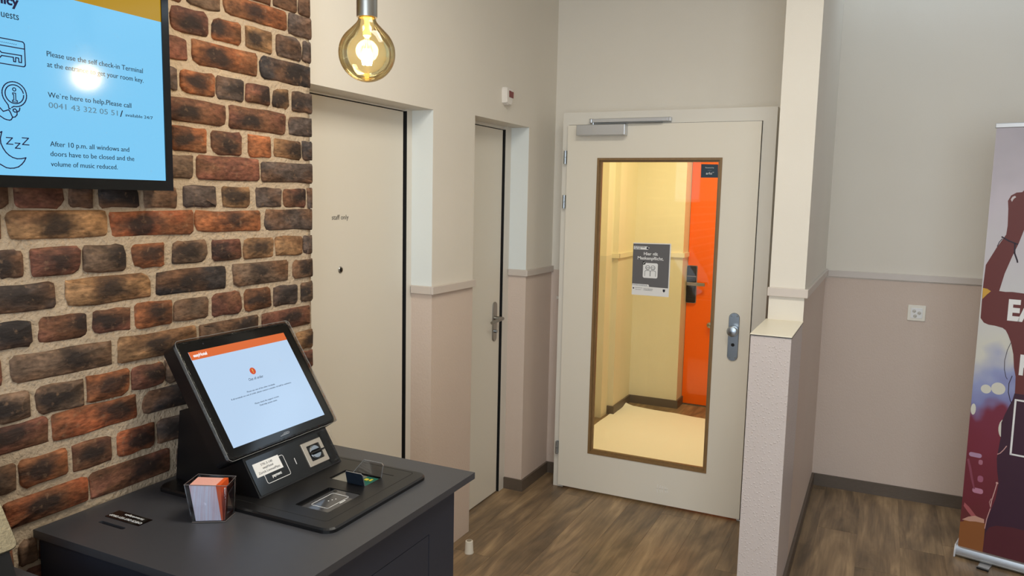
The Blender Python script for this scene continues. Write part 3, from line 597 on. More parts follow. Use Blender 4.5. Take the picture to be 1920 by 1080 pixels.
obj('lettering', join(text(T, 'Please use the self check-in Terminal', 1.0643, 1.8742, .0115, .232), text(T, 'at the entrance to get your room key.', 1.0640, 1.8525, .0115, .2335), text(T, 'We`re here to help.Please call', 1.0626, 1.7900, .0115, .1995),
    text(T, '/', 1.2315, 1.7672, .0150, .008, bold=.01), text(T, 'available 24/7', 1.2455, 1.7693, .0075, .0745),
    text(T, 'After 10 p.m. all windows and', 1.0624, 1.6885, .0112, .190), text(T, 'doors have to be closed and the', 1.0621, 1.6680, .0112, .203), text(T, 'volume of music reduced.', 1.0621, 1.6466, .0112, .1585),
    text(T, 'Guests', 1.0096, 1.9350, .0155, .048, 'RIGHT')), inkm, scr)
obj('heading', text(T, 'House Policy', 1.0112, 1.9617, .0185, .142, 'RIGHT', bold=.035), navm, scr)
obj('phone_number', text(T, '0041 43 322 05 51', 1.0632, 1.7685, .0122, .1625), grym, scr)
b = bmesh.new(); lw = .0021
stroke(b, T, rr(.938, 1.0183, 1.8445, 1.8938, .005), lw, closed=True); stroke(b, T, [(.938, 1.8795), (1.0183, 1.8801)], lw)
for i in range(14): ext(b, T, circ(.9505 + i * .0039, 1.8863, .0009, 6), 0, .0004)
stroke(b, T, [(.9719, 1.8657), (1.0112, 1.8662), (1.0106, 1.8521), (1.0055, 1.8521), (1.005, 1.8601), (.9993, 1.8602), (.9988, 1.8518), (.9950, 1.8518), (.9946, 1.8600), (.9719, 1.8598), (.966, 1.853), (.956, 1.851), (.948, 1.856), (.947, 1.866), (.952, 1.873), (.962, 1.874)], lw, closed=True)
obj('card_icon', b, navm, scr)
b = bmesh.new(); cx, cz = .9930, 1.7872
stroke(b, T, [(cx + .0245 * math.cos(t), cz + .0245 * math.sin(t)) for t in [math.radians(a) for a in range(-95, 206, 12)]], lw); stroke(b, T, [(cx + .0185 * math.cos(t), cz + .0185 * math.sin(t)) for t in [math.radians(a) for a in range(12, 372 - 8, 12)]], lw)
stroke(b, T, circ(cx, 1.7967, .0032, 12), lw * .8, closed=True); stroke(b, T, [(.9895, 1.7895), (.9953, 1.7895), (.9953, 1.775), (.9982, 1.775), (.9982, 1.7718), (.9885, 1.7718), (.9885, 1.775), (.9912, 1.775), (.9912, 1.7865), (.9895, 1.7865)], lw * .8, closed=True)
stroke(b, T, [(.9708, 1.7768), (.974, 1.7716), (.9794, 1.7644), (.9809, 1.7568), (.9839, 1.7576)], lw); stroke(b, T, [(.986, 1.7600), (.9908, 1.7629)], lw)
stroke(b, T, [(.945, 1.764), (.9618, 1.7585), (.969, 1.7507), (.975, 1.753), (.9789, 1.7547), (.9815, 1.753), (.9835, 1.7493), (.9855, 1.744), (.987, 1.7409), (.984, 1.736), (.9807, 1.7344), (.975, 1.735), (.9702, 1.7363), (.9609, 1.7421), (.945, 1.748)], lw)
stroke(b, T, [(.987, 1.7409), (.992, 1.742), (.9961, 1.7467), (.9965, 1.7527), (.992, 1.7515), (.9886, 1.7538), (.989, 1.757), (.9928, 1.7582), (.996, 1.755), (.9965, 1.7527), (1.0, 1.754), (1.0017, 1.7572), (1.0025, 1.7612)], lw)
obj('help_icon', b, navm, scr)
b = bmesh.new(); stroke(b, T, [(.953, 1.7045), (.964, 1.7105), (.9603, 1.6966), (.961, 1.687), (.9651, 1.6775), (.970, 1.670), (.976, 1.6645), (.983, 1.6605), (.9915, 1.6584), (1.0005, 1.659), (1.0098, 1.6614), (1.006, 1.654), (1.001, 1.648), (.9935, 1.642), (.9846, 1.6392), (.9765, 1.6385), (.9689, 1.6395), (.9557, 1.6468), (.946, 1.660), (.942, 1.678), (.945, 1.695)], .0022, closed=True)
for (u, v, s_) in ((.9722, 1.6868, .0128), (.9892, 1.6795, .0103), (1.0041, 1.6878, .0136)): stroke(b, T, [(u, v + s_), (u + s_ * .95, v + s_), (u, v), (u + s_ * .98, v)], .0020)
obj('moon_icon', b, navm, scr)

# ---------------------------------------------------------------- pendant lamp
bx, by, bz = -1.111, 1.506, 1.9265
pn = thing('pendant_lamp', (bx, by, bz), 'glowing amber globe bulb hanging in a steel socket', 'pendant lamp')
prof = [(.0005, -.0655)]
for a in range(-84, 56, 7): prof.append((.0652 * math.cos(math.radians(a)), .0652 * math.sin(math.radians(a))))
prof += [(.0310, .0610), (.0255, .0665), (.0215, .0725), (.0195, .079), (.0190, .088)]
obj('bulb', lathe(bmesh.new(), (bx, by, bz), prof, 48, cap=False), M['amberglass'], pn, smooth='all')
obj('socket', lathe(bmesh.new(), (bx, by, bz), [(.0185, .082), (.0232, .0805), (.0238, .084), (.0238, .20), (.018, .205), (.005, .207)], 36), M['steel'], pn, smooth=True)
obj('cord', tube(bmesh.new(), [(bx, by, bz + .20), (bx, by, 3.0)], .0035, 10), M['plastic'], pn, smooth=True)
obj('cap_ring', lathe(bmesh.new(), (bx, by, bz), [(.0172, .079), (.0172, .090)], 24), mat('brass', S(200, 170, 90), .3, .9), pn, smooth=True)
stm = mat('lamp_stem', S(250, 230, 150), .2, emit=.5)
b = lathe(bmesh.new(), (bx, by, bz), [(.0065, .079), (.0055, .055), (.0095, .048), (.0095, .040), (.004, .034)], 16)
for a in range(4):
    t = math.radians(45 + 90 * a); tube(b, [(bx + .004 * math.cos(t), by + .004 * math.sin(t), bz + .040), (bx + .0085 * math.cos(t), by + .0085 * math.sin(t), bz + .006)], .0006, 6)
obj('stem', b, stm, pn, smooth=True)
for a in range(6):
    t = math.radians(60 * a); c, s_ = math.cos(t), math.sin(t)
    obj('filament', tube(bmesh.new(), [(bx + .0065 * c, by + .0065 * s_, bz + .009), (bx + .0105 * c, by + .0105 * s_, bz - .008), (bx + .0085 * c, by + .0085 * s_, bz - .026)], [.0030, .0046, .0032], 8), M['fil'], pn, smooth=True)
pd = bpy.data.lights.new('pendant_glow', 'POINT'); pd.energy = 4; pd.color = (1, .76, .46); pd.shadow_soft_size = .03
po_ = bpy.data.objects.new('pendant_glow', pd); COL.objects.link(po_); po_.location = (bx, by, bz - .008)
# ---------------------------------------------------------------- counter
def counter(name, ya, yb, label, detail):
    t = thing(name, (-1.32, (ya + yb) / 2, 0), label, 'counter')
    top = B(-1.661, -.975, ya, yb, .827, .845)
    if detail:
        c = E_(Frame((0, 0, .845), (1, 0, 0), (0, 1, 0)), rr(-1.573, -1.490, 1.1125, 1.1235, .005), -.03, .01)
        ext(c, Frame((0, 0, .845), (1, 0, 0), (0, 1, 0)), rr(-1.60, -1.52, 1.322, 1.345, .011), -.03, .01)
        obj('worktop', cut(top, c), M['desk'], t)
        obj('slot_liner', B(-1.61, -1.48, ya + .08, ya + .34, .822, .8262), M['black'], t)
    else: obj('worktop', top, M['desk'], t)
    y0, y1 = ya + .012, yb - .070
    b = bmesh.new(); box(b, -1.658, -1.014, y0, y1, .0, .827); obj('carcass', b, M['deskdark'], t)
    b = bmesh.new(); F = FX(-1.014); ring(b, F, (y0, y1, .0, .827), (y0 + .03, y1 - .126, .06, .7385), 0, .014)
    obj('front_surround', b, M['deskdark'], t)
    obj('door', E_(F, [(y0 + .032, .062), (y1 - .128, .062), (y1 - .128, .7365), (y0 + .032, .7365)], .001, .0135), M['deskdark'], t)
    return t
ct = counter('reception_counter', 1.020, 1.815, 'dark anthracite counter carrying the terminal against the bricks', True)
counter('reception_counter', .100, .895, 'second anthracite counter, its edge just showing at the picture corner', False)
lb = thing('key_drop_label', (-1.53, 1.16, .845), 'black label with white upside-down lettering beside the counter slot', 'label')
TP = Frame((0, 0, .845), (-1, 0, 0), (0, -1, 0))
obj('plate', E_(TP, [(1.474, -1.179), (1.587, -1.179), (1.587, -1.1415), (1.474, -1.1415)], 0, .0012), M['gloss'], lb)
obj('lettering', join(text(TP, 'CHECK-OUT KEY DROP', 1.478, -1.1565, .0082, .105, w=.0017), text(TP, 'Kartenrückgabe', 1.492, -1.1720, .0072, .062, w=.0017)), M['wht'], lb)
# ---------------------------------------------------------------- check-in terminal
tm = thing('checkin_terminal', (-1.33, 1.51, .845), 'black self check-in terminal with a tilted touch screen on the counter', 'terminal')
TZ = Frame((0, 0, .845), (1, 0, 0), (0, 1, 0))
pb = E_(TZ, rr(-1.62, -1.065, 1.307, 1.718, .028, 6), 0, .0115, bev=.004)
cc = E_(TZ, rr(-1.234, -1.134, 1.384, 1.512, .004), .004, .03); ext(cc, TZ, rr(-1.277, -1.158, 1.563, 1.634, .003), .004, .03)
base = obj('base_plate', cut(pb, cc), M['plastic'], tm)
b = bmesh.new(); stroke(b, TZ, rr(-1.59, -1.103, 1.342, 1.704, .010), .0016, .0112, .0117, closed=True); obj('groove', b, M['black'], base)
obj('side_slot', B(-1.178, -1.138, 1.657, 1.6605, .8562, .8568), M['black'], base)
obj('scanner_window', E_(TZ, rr(-1.215, -1.135, 1.386, 1.511, .003), .006, .0100), mat('scanner_glass', S(72, 72, 74), .06), base)
b = bmesh.new(); stroke(b, TZ, rr(-1.203, -1.152, 1.405, 1.488, .005), .0013, .0100, .0104, closed=True); stroke(b, TZ, [(-1.147, 1.445), (-1.147, 1.465)], .0026, .0100, .0104)
for i in range(3): ext(b, TZ, circ(-1.180 + i * .004, 1.443 + i * .009, .0018, 6), .0100, .0104)
obj('card_outline', b, M['wht'], base)
obj('camera_dot', lathe(bmesh.new(), (-1.205, 1.500, .855), [(.0055, 0), (.0055, .0006)], 14), M['gloss'], base)
obj('tray_glass', E_(TZ, rr(-1.275, -1.160, 1.565, 1.632, .002), .0045, .0070), mat('tray_pale', S(122, 120, 112), .15), base)
b = E_(TZ, [(-1.199, 1.570), (-1.163, 1.570), (-1.163, 1.628), (-1.199, 1.628)], .0070, .0085); obj('green_chip', b, mat('green_board', S(28, 96, 84), .3), base)
b = E_(TZ, [(-1.192, 1.600), (-1.182, 1.600), (-1.182, 1.612), (-1.192, 1.612)], .0085, .0100); ext(b, TZ, [(-1.178, 1.602), (-1.172, 1.602), (-1.172, 1.616), (-1.178, 1.616)], .0085, .0095); obj('yellow_tab', b, mat('yellow_tab', S(205, 190, 60), .4), base)
gd = obj('document_guide', E_(Frame((0, 1.564, .850), (1, 0, 0), (0, -.25, 1)), rr(-1.215, -1.160, 0, .042, .006), 0, .0016), mat('guide_dark', S(30, 38, 48), .06), base)
obj('guide_tab', E_(Frame((0, 1.632, .850), (1, 0, 0), (0, .3, 1)), [(-1.252, 0), (-1.160, 0), (-1.160, .038), (-1.165, .042), (-1.222, .042)], 0, .0016), M['acrylic'], gd)
b = bmesh.new(); FG = Frame((0, 1.632, .850), (1, 0, 0), (0, .3, 1)); stroke(b, FG, [(-1.252, .002), (-1.222, .043), (-1.165, .043), (-1.159, .038), (-1.159, .002)], .0012, -.0003, .002)
stroke(b, Frame((0, 1.564, .850), (1, 0, 0), (0, -.25, 1)), [(-1.215, .036), (-1.212, .0415), (-1.165, .0418), (-1.1605, .038), (-1.160, .002)], .001, -.0003, .002); obj('edge_line', b, M['alu'], gd)
# housing wedge under the display
PX = Frame((0, 1.371, 0), (1, 0, 0), (0, 0, 1), (0, 1, 0))
b = E_(PX, [(-1.331, .856), (-1.3925, .9535), (-1.455, 1.02), (-1.52, 1.06), (-1.60, 1.04), (-1.62, .856)], 0, .313)
obj('housing', b, M['plastic'], tm)
P0 = V((-1.331, 0, .856)); pv = V((-.0615, 0, .0975)).normalized(); FP = Frame(P0, (0, 1, 0), pv)
fp = obj('front_panel', E_(FP, rr(1.376, 1.680, .005, .100, .003), 0, .0016), M['gloss'], tm)
obj('asset_sticker', E_(FP, [(1.3885, .0490), (1.4795, .0490), (1.4785, .0845), (1.3895, .0845)], .0016, .0026), M['wht'], fp)
obj('lettering', join(text(FP, 'STK-3-140', 1.434, .0735, .0062, .040, 'CENTER', w=.0030), text(FP, 'easyHotel', 1.434, .0645, .0062, .036, 'CENTER', w=.0030), text(FP, 'Zürich LimmatPlatz', 1.434, .0545, .0062, .074, 'CENTER', w=.0030)), mat('sticker_ink', S(90, 90, 96), .5), fp)
b = bmesh.new(); stroke(b, FP, rr(1.412, 1.4945, .0255, .0800, .005), .0013, .0016, .0020, closed=True); stroke(b, FP, [(1.526, .0430), (1.5265, .0590)], .0018, .0016, .0020)
obj('payment_outline', join(b, text(FP, 'payment', 1.4505, .0360, .0080, .033, 'CENTER', bold=.02, w=.0022)), M['wht'], fp)
rp = cut(E_(FP, rr(1.5635, 1.6415, .0185, .0860, .002), .0016, .0056, bev=.0008), E_(FP, rr(1.578, 1.6285, .0310, .0745, .003), -.01, .02))
rdm = mat('satin_steel', S(196, 186, 172), .32, .75)
rp = obj('card_reader', rp, rdm, tm)
obj('reader_mouth', E_(FP, rr(1.578, 1.6285, .0310, .0745, .003), .0010, .0022), M['black'], rp)
for sg in (1, -1):
    b = bmesh.new(); q = []
    for i in range(9):
        a = math.pi * i / 8; q.append((1.6033 + .019 * math.cos(a), .0528 + sg * (.0035 + .0165 * math.sin(a))))
    ext(b, FP, q, .002, .0082, bev=.003); obj('reader_lobe', b, M['chrome'], rp, smooth=True)
obj('reader_slot', E_(FP, [(1.581, .0508), (1.640, .0508), (1.640, .0548), (1.581, .0548)], .002, .0088), M['black'], rp)
# display
Dv = V((-.5488, 0, .836)).normalized(); FD = Frame((-1.3943, 0, .9795), (0, 1, 0), Dv)
dsp = obj('display_case', E_(FD, rr(1.320, 1.7235, -.030, .2975, .014), -.046, -.002, bev=.004), M['plastic'], tm)
obj('case_back', E_(FD, rr(1.336, 1.708, -.012, .280, .014), -.064, -.046), M['plastic'], dsp)
obj('front_glass', E_(FD, rr(1.325, 1.7185, -.0255, .2935, .011), -.002, 0), M['gloss'], dsp)
sc_ = obj('screen', E_(FD, [(1.3505, 0), (1.6895, 0), (1.6875, .2653), (1.3495, .2653)], 0, .0006), screen('display_blue', S(184, 210, 238), 1.0), tm)
obj('orange_band', E_(FD, [(1.3500, .2425), (1.6877, .2425), (1.6875, .2653), (1.3495, .2653)], .0006, .0009), screen('display_orange', S(217, 104, 50), 1.0), sc_)
wm = screen('display_white', S(245, 240, 240), 1.0); gm = screen('display_grey', S(96, 112, 132), 1.0); om = screen('display_badge', S(206, 78, 44), 1.0)
obj('brand_lettering', text(FD, 'easyHotel', 1.3590, .2500, .0085, .043, bold=.035, w=.0013), wm, sc_)
cu_, cv_ = 1.5165, .1775
b = E_(FD, circ(cu_, cv_, .0098, 24), .0006, .0010); obj('alert_badge', b, om, sc_)
b = stroke(bmesh.new(), FD, [(cu_, cv_ + .005), (cu_, cv_ - .001)], .0018, .0010, .0013); ext(b, FD, circ(cu_, cv_ - .0045, .0011, 8), .0010, .0013); obj('alert_mark', b, screen('display_yellow', S(240, 210, 90), 1.0), sc_)
obj('lettering', join(text(FD, 'Out of order', 1.516, .1530, .0082, .052, 'CENTER', w=.0012), text(FD, 'Please use one of the other terminals.', 1.5176, .1243, .0042, .102, 'CENTER', w=.0012), text(FD, 'If all terminals are out of order, please contact a member of staff for assistance.', 1.5178, .1160, .0042, .218, 'CENTER', w=.0012),
    text(FD, 'Please check the support screen.', 1.5178, .0885, .0042, .088, 'CENTER', w=.0012), text(FD, 'Desk help system menu.', 1.518, .0803, .0042, .063, 'CENTER', w=.0012)), gm, sc_)
b = bmesh.new(); stroke(b, FD, [(1.505, -.0135), (1.536, -.0125), (1.5395, -.0105), (1.5375, -.0083), (1.526, -.0078), (1.519, -.0090)], .0013, 0, .0004); stroke(b, FD, [(1.512, -.0115), (1.533, -.0105)], .0008, 0, .0004)
obj('maker_mark', b, M['alu'], dsp)
obj('webcam', E_(FD, circ(1.405, .281, .0022, 10), 0, .0004), mat('lens', S(50, 50, 58), .1), dsp)
# loose protective film over display and panel
b = bmesh.new(); n = 72; pts = rr(1.3205, 1.7235, -.030, .2985, .012, 5); per = []
for i in range(len(pts)):
    a, c = V(pts[i]), V(pts[(i + 1) % len(pts)]); k = max(1, int((c - a).length / .012))
    for q in range(k): per.append(a.lerp(c, q / k))
cx, cy = 1.522, .134; R0 = []
for i, p in enumerate(per):
    h = noise.noise(V((i * .35, 0, 0))) * .0016
    R0.append((p.x + (p.x - cx) / .2 * abs(h), p.y + (p.y - cy) / .16 * abs(h)))
ring0 = [b.verts.new(FD.p(u, v, -.008)) for u, v in R0]; ring1 = [b.verts.new(FD.p(u, v, .0022 + abs(noise.noise(V((i * .5, 3, 0)))) * .0012)) for i, (u, v) in enumerate(R0)]
ring2 = [b.verts.new(FD.p(cx + (u - cx) * .955, cy + (v - cy) * .94, .0016)) for u, v in R0]
for r0, r1 in ((ring0, ring1), (ring1, ring2)):
    for i in range(len(R0)): b.faces.new((r0[i], r0[(i + 1) % len(R0)], r1[(i + 1) % len(R0)], r1[i]))
flm = obj('protective_film', b, M['film'], dsp, smooth='all')
b = bmesh.new(); e = [FD.p(u, v, .0038 + abs(noise.noise(V((i * .5, 3, 0)))) * .001) for i, (u, v) in enumerate(R0)]; tube(b, e, .0006, 5, closed=True); obj('film_edge', b, mat('film_edge', S(150, 150, 148), .15), dsp, smooth='all')
b = bmesh.new(); g = []
for i in range(13):
    r0 = []
    for j in range(9):
        u = 1.645 + .043 * i / 12 + .004 * noise.noise(V((i * .4, j * .5, 2))); v = .004 + .098 * j / 8
        r0.append(b.verts.new(FP.p(u, v, .004 + .006 * abs(noise.noise(V((i * .5, j * .35, 5)))) + .006 * (i / 12) ** 2)))
    g.append(r0)
for i in range(12):
    for j in range(8): b.faces.new((g[i][j], g[i + 1][j], g[i + 1][j + 1], g[i][j + 1]))
obj('panel_film', b, M['film'], tm, smooth='all')
# steel-fronted device on the second counter
sd = thing('steel_device', (-1.5, .72, .845), 'tilted brushed-steel device with a rounded corner on the second counter', 'device')
F2 = Frame((-1.475, 0, .905), (0, 1, 0), Dv)
obj('steel_front', E_(F2, rr(.50, .876, 0, .30, .014), -.004, .004, bev=.0015), mat('gold_steel', S(128, 120, 100), .42, .8, bump=.2, bscale=160, var=.2, vscale=60), sd)
obj('body', E_(Frame((0, .51, 0), (1, 0, 0), (0, 0, 1), (0, 1, 0)), [(-1.455, .8455), (-1.478, .905), (-1.635, 1.14), (-1.655, 1.12), (-1.655, .8455)], 0, .35), M['plastic'], sd)
# ---------------------------------------------------------------- card holder with its stack
hb = [(-1.3842, 1.2115), (-1.3218, 1.2500), (-1.3381, 1.2955), (-1.4011, 1.2606)]; ht = [(-1.4075, 1.2115), (-1.3172, 1.2540), (-1.3459, 1.3097), (-1.4340, 1.2770)]
hd = thing('card_holder', (-1.36, 1.25, .845), 'clear smoked plastic holder for loose cards on the counter', 'holder')
b = bmesh.new(); zb, zt = .8455, .931
def wall(b, a0, a1, t0, t1, th=.0016):
    c = V((-1.362, 1.254))
    def inw(p): q = V(p); d = (c - q); return q + d.normalized() * th
    o = [(*a0, zb), (*a1, zb), (*t1, zt), (*t0, zt)]; i_ = [(*inw(a0), zb), (*inw(a1), zb), (*inw(t1), zt), (*inw(t0), zt)]
    vo = [b.verts.new(p) for p in o]; vi = [b.verts.new(p) for p in i_]
    b.faces.new(vo); b.faces.new(vi[::-1])
    for k in range(4): b.faces.new((vo[k], vo[(k + 1) % 4], vi[(k + 1) % 4], vi[k]))
for k in range(4): wall(b, hb[k], hb[(k + 1) % 4], ht[k], ht[(k + 1) % 4])
b2 = [b.verts.new((x, y, zb + .001)) for x, y in hb]; b.faces.new(b2)
obj('tray', b, M['acrylic'], hd)
rs = mat('rim_shine', S(120, 112, 110), .1); obj('rim', tube(bmesh.new(), [(x, y, zt) for x, y in ht], .0008, 5, closed=True), rs, hd); obj('foot_rim', tube(bmesh.new(), [(x, y, zb + .001) for x, y in hb], .0008, 5, closed=True), rs, hd)
L2 = lambda a, c, t: (a[0] + (c[0] - a[0]) * t, a[1] + (c[1] - a[1]) * t)
def hexa(bm, bot, top, z0, z1, mi=0):
    vb = [bm.verts.new((*p, z0)) for p in bot]; vt = [bm.verts.new((*p, z1)) for p in top]
    fs = [bm.faces.new(vb[::-1]), bm.faces.new(vt)] + [bm.faces.new((vb[k], vb[(k + 1) % 4], vt[(k + 1) % 4], vt[k])) for k in range(4)]
    for f in fs: f.material_index = mi
    return bm
cs = thing('card_stack', (-1.36, 1.25, .847), 'block of pale flyers with an orange cover standing in the clear holder', 'cards')
SH = lambda P, k=.93: [(-1.362 + (x + 1.362) * k, 1.2545 + (y - 1.2545) * k) for x, y in P]
fb_ = [(-1.3820, 1.2165), (-1.3300, 1.2485), (-1.3430, 1.2860), (-1.3960, 1.2570)]
ft = [(-1.4020, 1.2160), (-1.3429, 1.2450), (-1.3655, 1.2941), (-1.4270, 1.2670)]
cm = mat('card_edges', S(205, 208, 232), .7); nt = cm.node_tree; wv = nt.nodes.new('ShaderNodeTexNoise'); mp = nt.nodes.new('ShaderNodeMapping'); ge = nt.nodes.new('ShaderNodeNewGeometry')
mp.inputs['Rotation'].default_value = (0, 0, -.54); mp.inputs['Scale'].default_value = (260, 2, 4); nt.links.new(ge.outputs['Position'], mp.inputs[0]); nt.links.new(mp.outputs[0], wv.inputs[0]); wv.inputs['Scale'].default_value = 1
crp = nt.nodes.new('ShaderNodeValToRGB'); crp.color_ramp.elements[0].position = .42; crp.color_ramp.elements[0].color = S(226, 228, 246); crp.color_ramp.elements[1].position = .80; crp.color_ramp.elements[1].color = S(222, 170, 180)
nt.links.new(wv.outputs[0], crp.inputs[0]); nt.links.new(crp.outputs[0], nt.nodes['Principled BSDF'].inputs[0])
fb_ = SH(fb_); ft = SH(ft)
obj('paper_block', hexa(bmesh.new(), fb_, ft, .8475, .9285), cm, cs)
obj('top_edge', hexa(bmesh.new(), ft, ft, .9285, .9293), mat('pink_edges', S(238, 176, 164), .7, var=.08, vscale=300), cs)
cvb = [fb_[1], (-1.3265, 1.2508), (-1.3400, 1.2880), fb_[2]]; cvt = [ft[1], (-1.3395, 1.2468), (-1.3622, 1.2960), ft[2]]
ocm = mat('cover_orange', S(226, 92, 34), .5)
cvb = SH([(-1.3300, 1.2485), (-1.3265, 1.2508), (-1.3400, 1.2880), (-1.3430, 1.2860)]); cvt = SH([(-1.3429, 1.2450), (-1.3330, 1.2500), (-1.3560, 1.2990), (-1.3655, 1.2941)])
obj('cover_card', hexa(bmesh.new(), cvb, cvt, .8475, .930), ocm, cs)
cv2b = [(-1.3255, 1.2515), (-1.3245, 1.2522), (-1.3382, 1.2905), (-1.3392, 1.2898)]; cv2t = [(-1.3305, 1.2640), (-1.3295, 1.2647), (-1.3440, 1.2975), (-1.3450, 1.2968)]
obj('loose_card', hexa(bmesh.new(), cv2b, cv2t, .8475, .922), mat('loose_orange', S(206, 84, 34), .5), cs)
oc = V((cvt[1][0], cvt[1][1], .930)); ob = V((cvb[1][0], cvb[1][1], .8475)); fu = (V((cvb[2][0], cvb[2][1], 0)) - V((cvb[1][0], cvb[1][1], 0))).normalized(); fd = (ob - oc).normalized(); FC = Frame(oc, fd, fu)
FC.n = fd.cross(fu); FC.n = FC.n if FC.n.x > 0 else -FC.n
obj('lettering', text(FC, 'easyHotel', .012, .016, .0085, .052, bold=.02, w=.0022), M['wht'], cs)
# ---------------------------------------------------------------- roll-up banner
b0 = V((.402, 3.9685, 0)); FB = Frame(b0, (.967, -.254, 0), (0, 0, 1)); BW = .85
rb = thing('rollup_banner', tuple(FB.p(BW / 2, 0, -.02)), 'tall roll-up banner with a dancing figure, standing in front of the alcove wall', 'banner')
RC = Frame(b0, -FB.n, (0, 0, 1), FB.u)
b = bmesh.new(); pr = [(-.002, .006), (-.012, .010), (-.014, .030), (-.008, .048), (.004, .056), (.05, .060), (.072, .050), (.078, .03), (.074, .006)]
ext(b, RC, pr, -.006, BW + .02)
obj('cassette', b, M['alu'], rb, smooth=True)
b = bmesh.new(); ext(b, RC, [(-.018, .002), (-.018, .034), (-.006, .058), (.074, .062), (.082, .03), (.080, .002)], -.012, -.006); ext(b, RC, [(-.018, .002), (-.018, .034), (-.006, .058), (.074, .062), (.082, .03), (.080, .002)], BW + .02, BW + .026); obj('end_cap', b, mat('cap_white', S(205, 205, 210), .3), rb)
b = bmesh.new(); ext(b, RC, [(-.0155, .012), (-.0155, .016), (-.012, .016), (-.012, .012)], -.006, BW + .02); obj('cassette_groove', b, M['steel'], rb)
for s_ in (.115, .70):
    b = bmesh.new(); FF = Frame(FB.p(s_, 0, 0), FB.u, (-FB.n.x, -FB.n.y, 0), (0, 0, 1))
    ext(b, FF, [(-.022, -.075), (.020, -.080), (.024, -.01), (.020, .20), (-.018, .20), (-.022, -.01)], .0, .006); o = obj('foot', b, mat('foot_grey', S(165, 165, 168), .4, .5), rb)
    b = bmesh.new(); ext(b, FF, [(-.024, -.077), (.022, -.083), (.023, -.070), (-.024, -.064)], -.0, .008); obj('foot_tip', b, M['plastic'], o)
b = bmesh.new(); tube(b, [tuple(FB.p(BW / 2, .05, -.04)), tuple(FB.p(BW / 2, 1.95, -.02))], .008, 10); obj('pole', b, M['alu'], rb, smooth=True)
bm_ = mat('banner_print', S(200, 195, 196), .45); nt = bm_.node_tree; N = nt.nodes; L = nt.links
ge = N.new('ShaderNodeNewGeometry'); nz = N.new('ShaderNodeTexNoise'); nz.inputs['Scale'].default_value = 9; nz.inputs['Detail'].default_value = 1.5; L.new(ge.outputs['Position'], nz.inputs[0])
sx = N.new('ShaderNodeSeparateXYZ'); L.new(ge.outputs['Position'], sx.inputs[0]); ma = N.new('ShaderNodeMath'); ma.operation = 'MULTIPLY_ADD'; ma.inputs[1].default_value = .34; L.new(nz.outputs[0], ma.inputs[0]); L.new(sx.outputs['Z'], ma.inputs[2])
mb = N.new('ShaderNodeMath'); mb.operation = 'MULTIPLY'; mb.inputs[1].default_value = .45; L.new(ma.outputs[0], mb.inputs[0])
rp_ = N.new('ShaderNodeValToRGB'); L.new(mb.outputs[0], rp_.inputs[0]); e = rp_.color_ramp.elements
stops = [(.10, (92, 44, 34)), (.20, (104, 32, 42)), (.33, (118, 36, 54)), (.385, (120, 40, 62)), (.415, (128, 132, 182)), (.46, (150, 158, 200)), (.52, (212, 210, 200)), (.62, (205, 204, 206)), (.8, (200, 192, 202)), (.95, (178, 172, 182))]
e[0].position, e[0].color = stops[0][0], S(*stops[0][1]); e[1].position, e[1].color = stops[-1][0], S(*stops[-1][1])
for p_, c_ in stops[1:-1]: q = e.new(p_); q.color = S(*c_)
L.new(rp_.outputs[0], N['Principled BSDF'].inputs['Base Color'])
sh = obj('printed_sheet', E_(FB, [(0, .05), (BW, .05), (BW, 1.948), (0, 1.948)], -.0006, 0), bm_, rb)
obj('top_bar', E_(FB, [(-.004, 1.946), (BW + .004, 1.946), (BW + .004, 1.966), (-.004, 1.966)], -.010, .004, bev=.002), M['alu'], rb)
def art(name, polys, col, w0): 
    b = bmesh.new()
    for p in polys: ext(b, FB, p, w0, w0 + .0003)
    return obj(name, b, mat(name, S(*col), .45), sh)
for q in (circ(.052, .800, .020, 24), circ(.098, .810, .027, 24), circ(.135, .635, .022, 20, .045), circ(.0105, .70, .010, 14, .026)): art('bokeh_print', [q], (214, 212, 200), 0)
for q, k in (([(.012, .47), (.024, .43), (.034, .385), (.046, .335), (.040, .335), (.026, .38), (.014, .43), (.004, .465)], (136, 66, 84)), (rr(.036, .078, .318, .342, .010), (186, 128, 152)), (rr(.010, .060, .482, .502, .009), (176, 140, 170)), (rr(.052, .074, .372, .402, .010), (160, 92, 118)), (rr(.050, .066, .452, .475, .007), (170, 110, 130)), ([(.010, .262), (.03, .246), (.046, .228), (.060, .212), (.085, .205), (.085, .196), (.05, .198), (.03, .218), (.008, .245)], (166, 86, 90))): art('lit_print', [q], k, 0)
art('figure_print', [[(.152, 1.706), (.130, 1.690), (.1163, 1.672), (.0963, 1.6700), (.0774, 1.6574), (.0674, 1.634), (.0715, 1.60), (.0735, 1.560), (.0750, 1.527), (.0728, 1.489), (.059, 1.462), (.042, 1.4306), (.022, 1.385), (.0071, 1.352), (.004, 1.25), (.006, 1.115), (.020, 1.096), (.038, 1.089), (.065, 1.087), (.0922, 1.0812), (.105, 1.072), (.1145, 1.055), (.1285, 1.0211), (.1415, .9705), (.1483, .9136), (.158, .873), (.162, .78), (.55, .78), (.56, 1.05), (.54, 1.20), (.47, 1.245), (.40, 1.26), (.395, 1.30), (.43, 1.35), (.44, 1.42), (.41, 1.48), (.35, 1.50), (.30, 1.47), (.28, 1.40), (.30, 1.32), (.325, 1.27), (.27, 1.245), (.158, 1.2395), (.115, 1.2420), (.0900, 1.2400), (.0669, 1.2417), (.081, 1.319), (.103, 1.3965), (.122, 1.454), (.136, 1.5105), (.150, 1.56), (.168, 1.61), (.176, 1.65), (.172, 1.69)]], (104, 46, 44), 0)
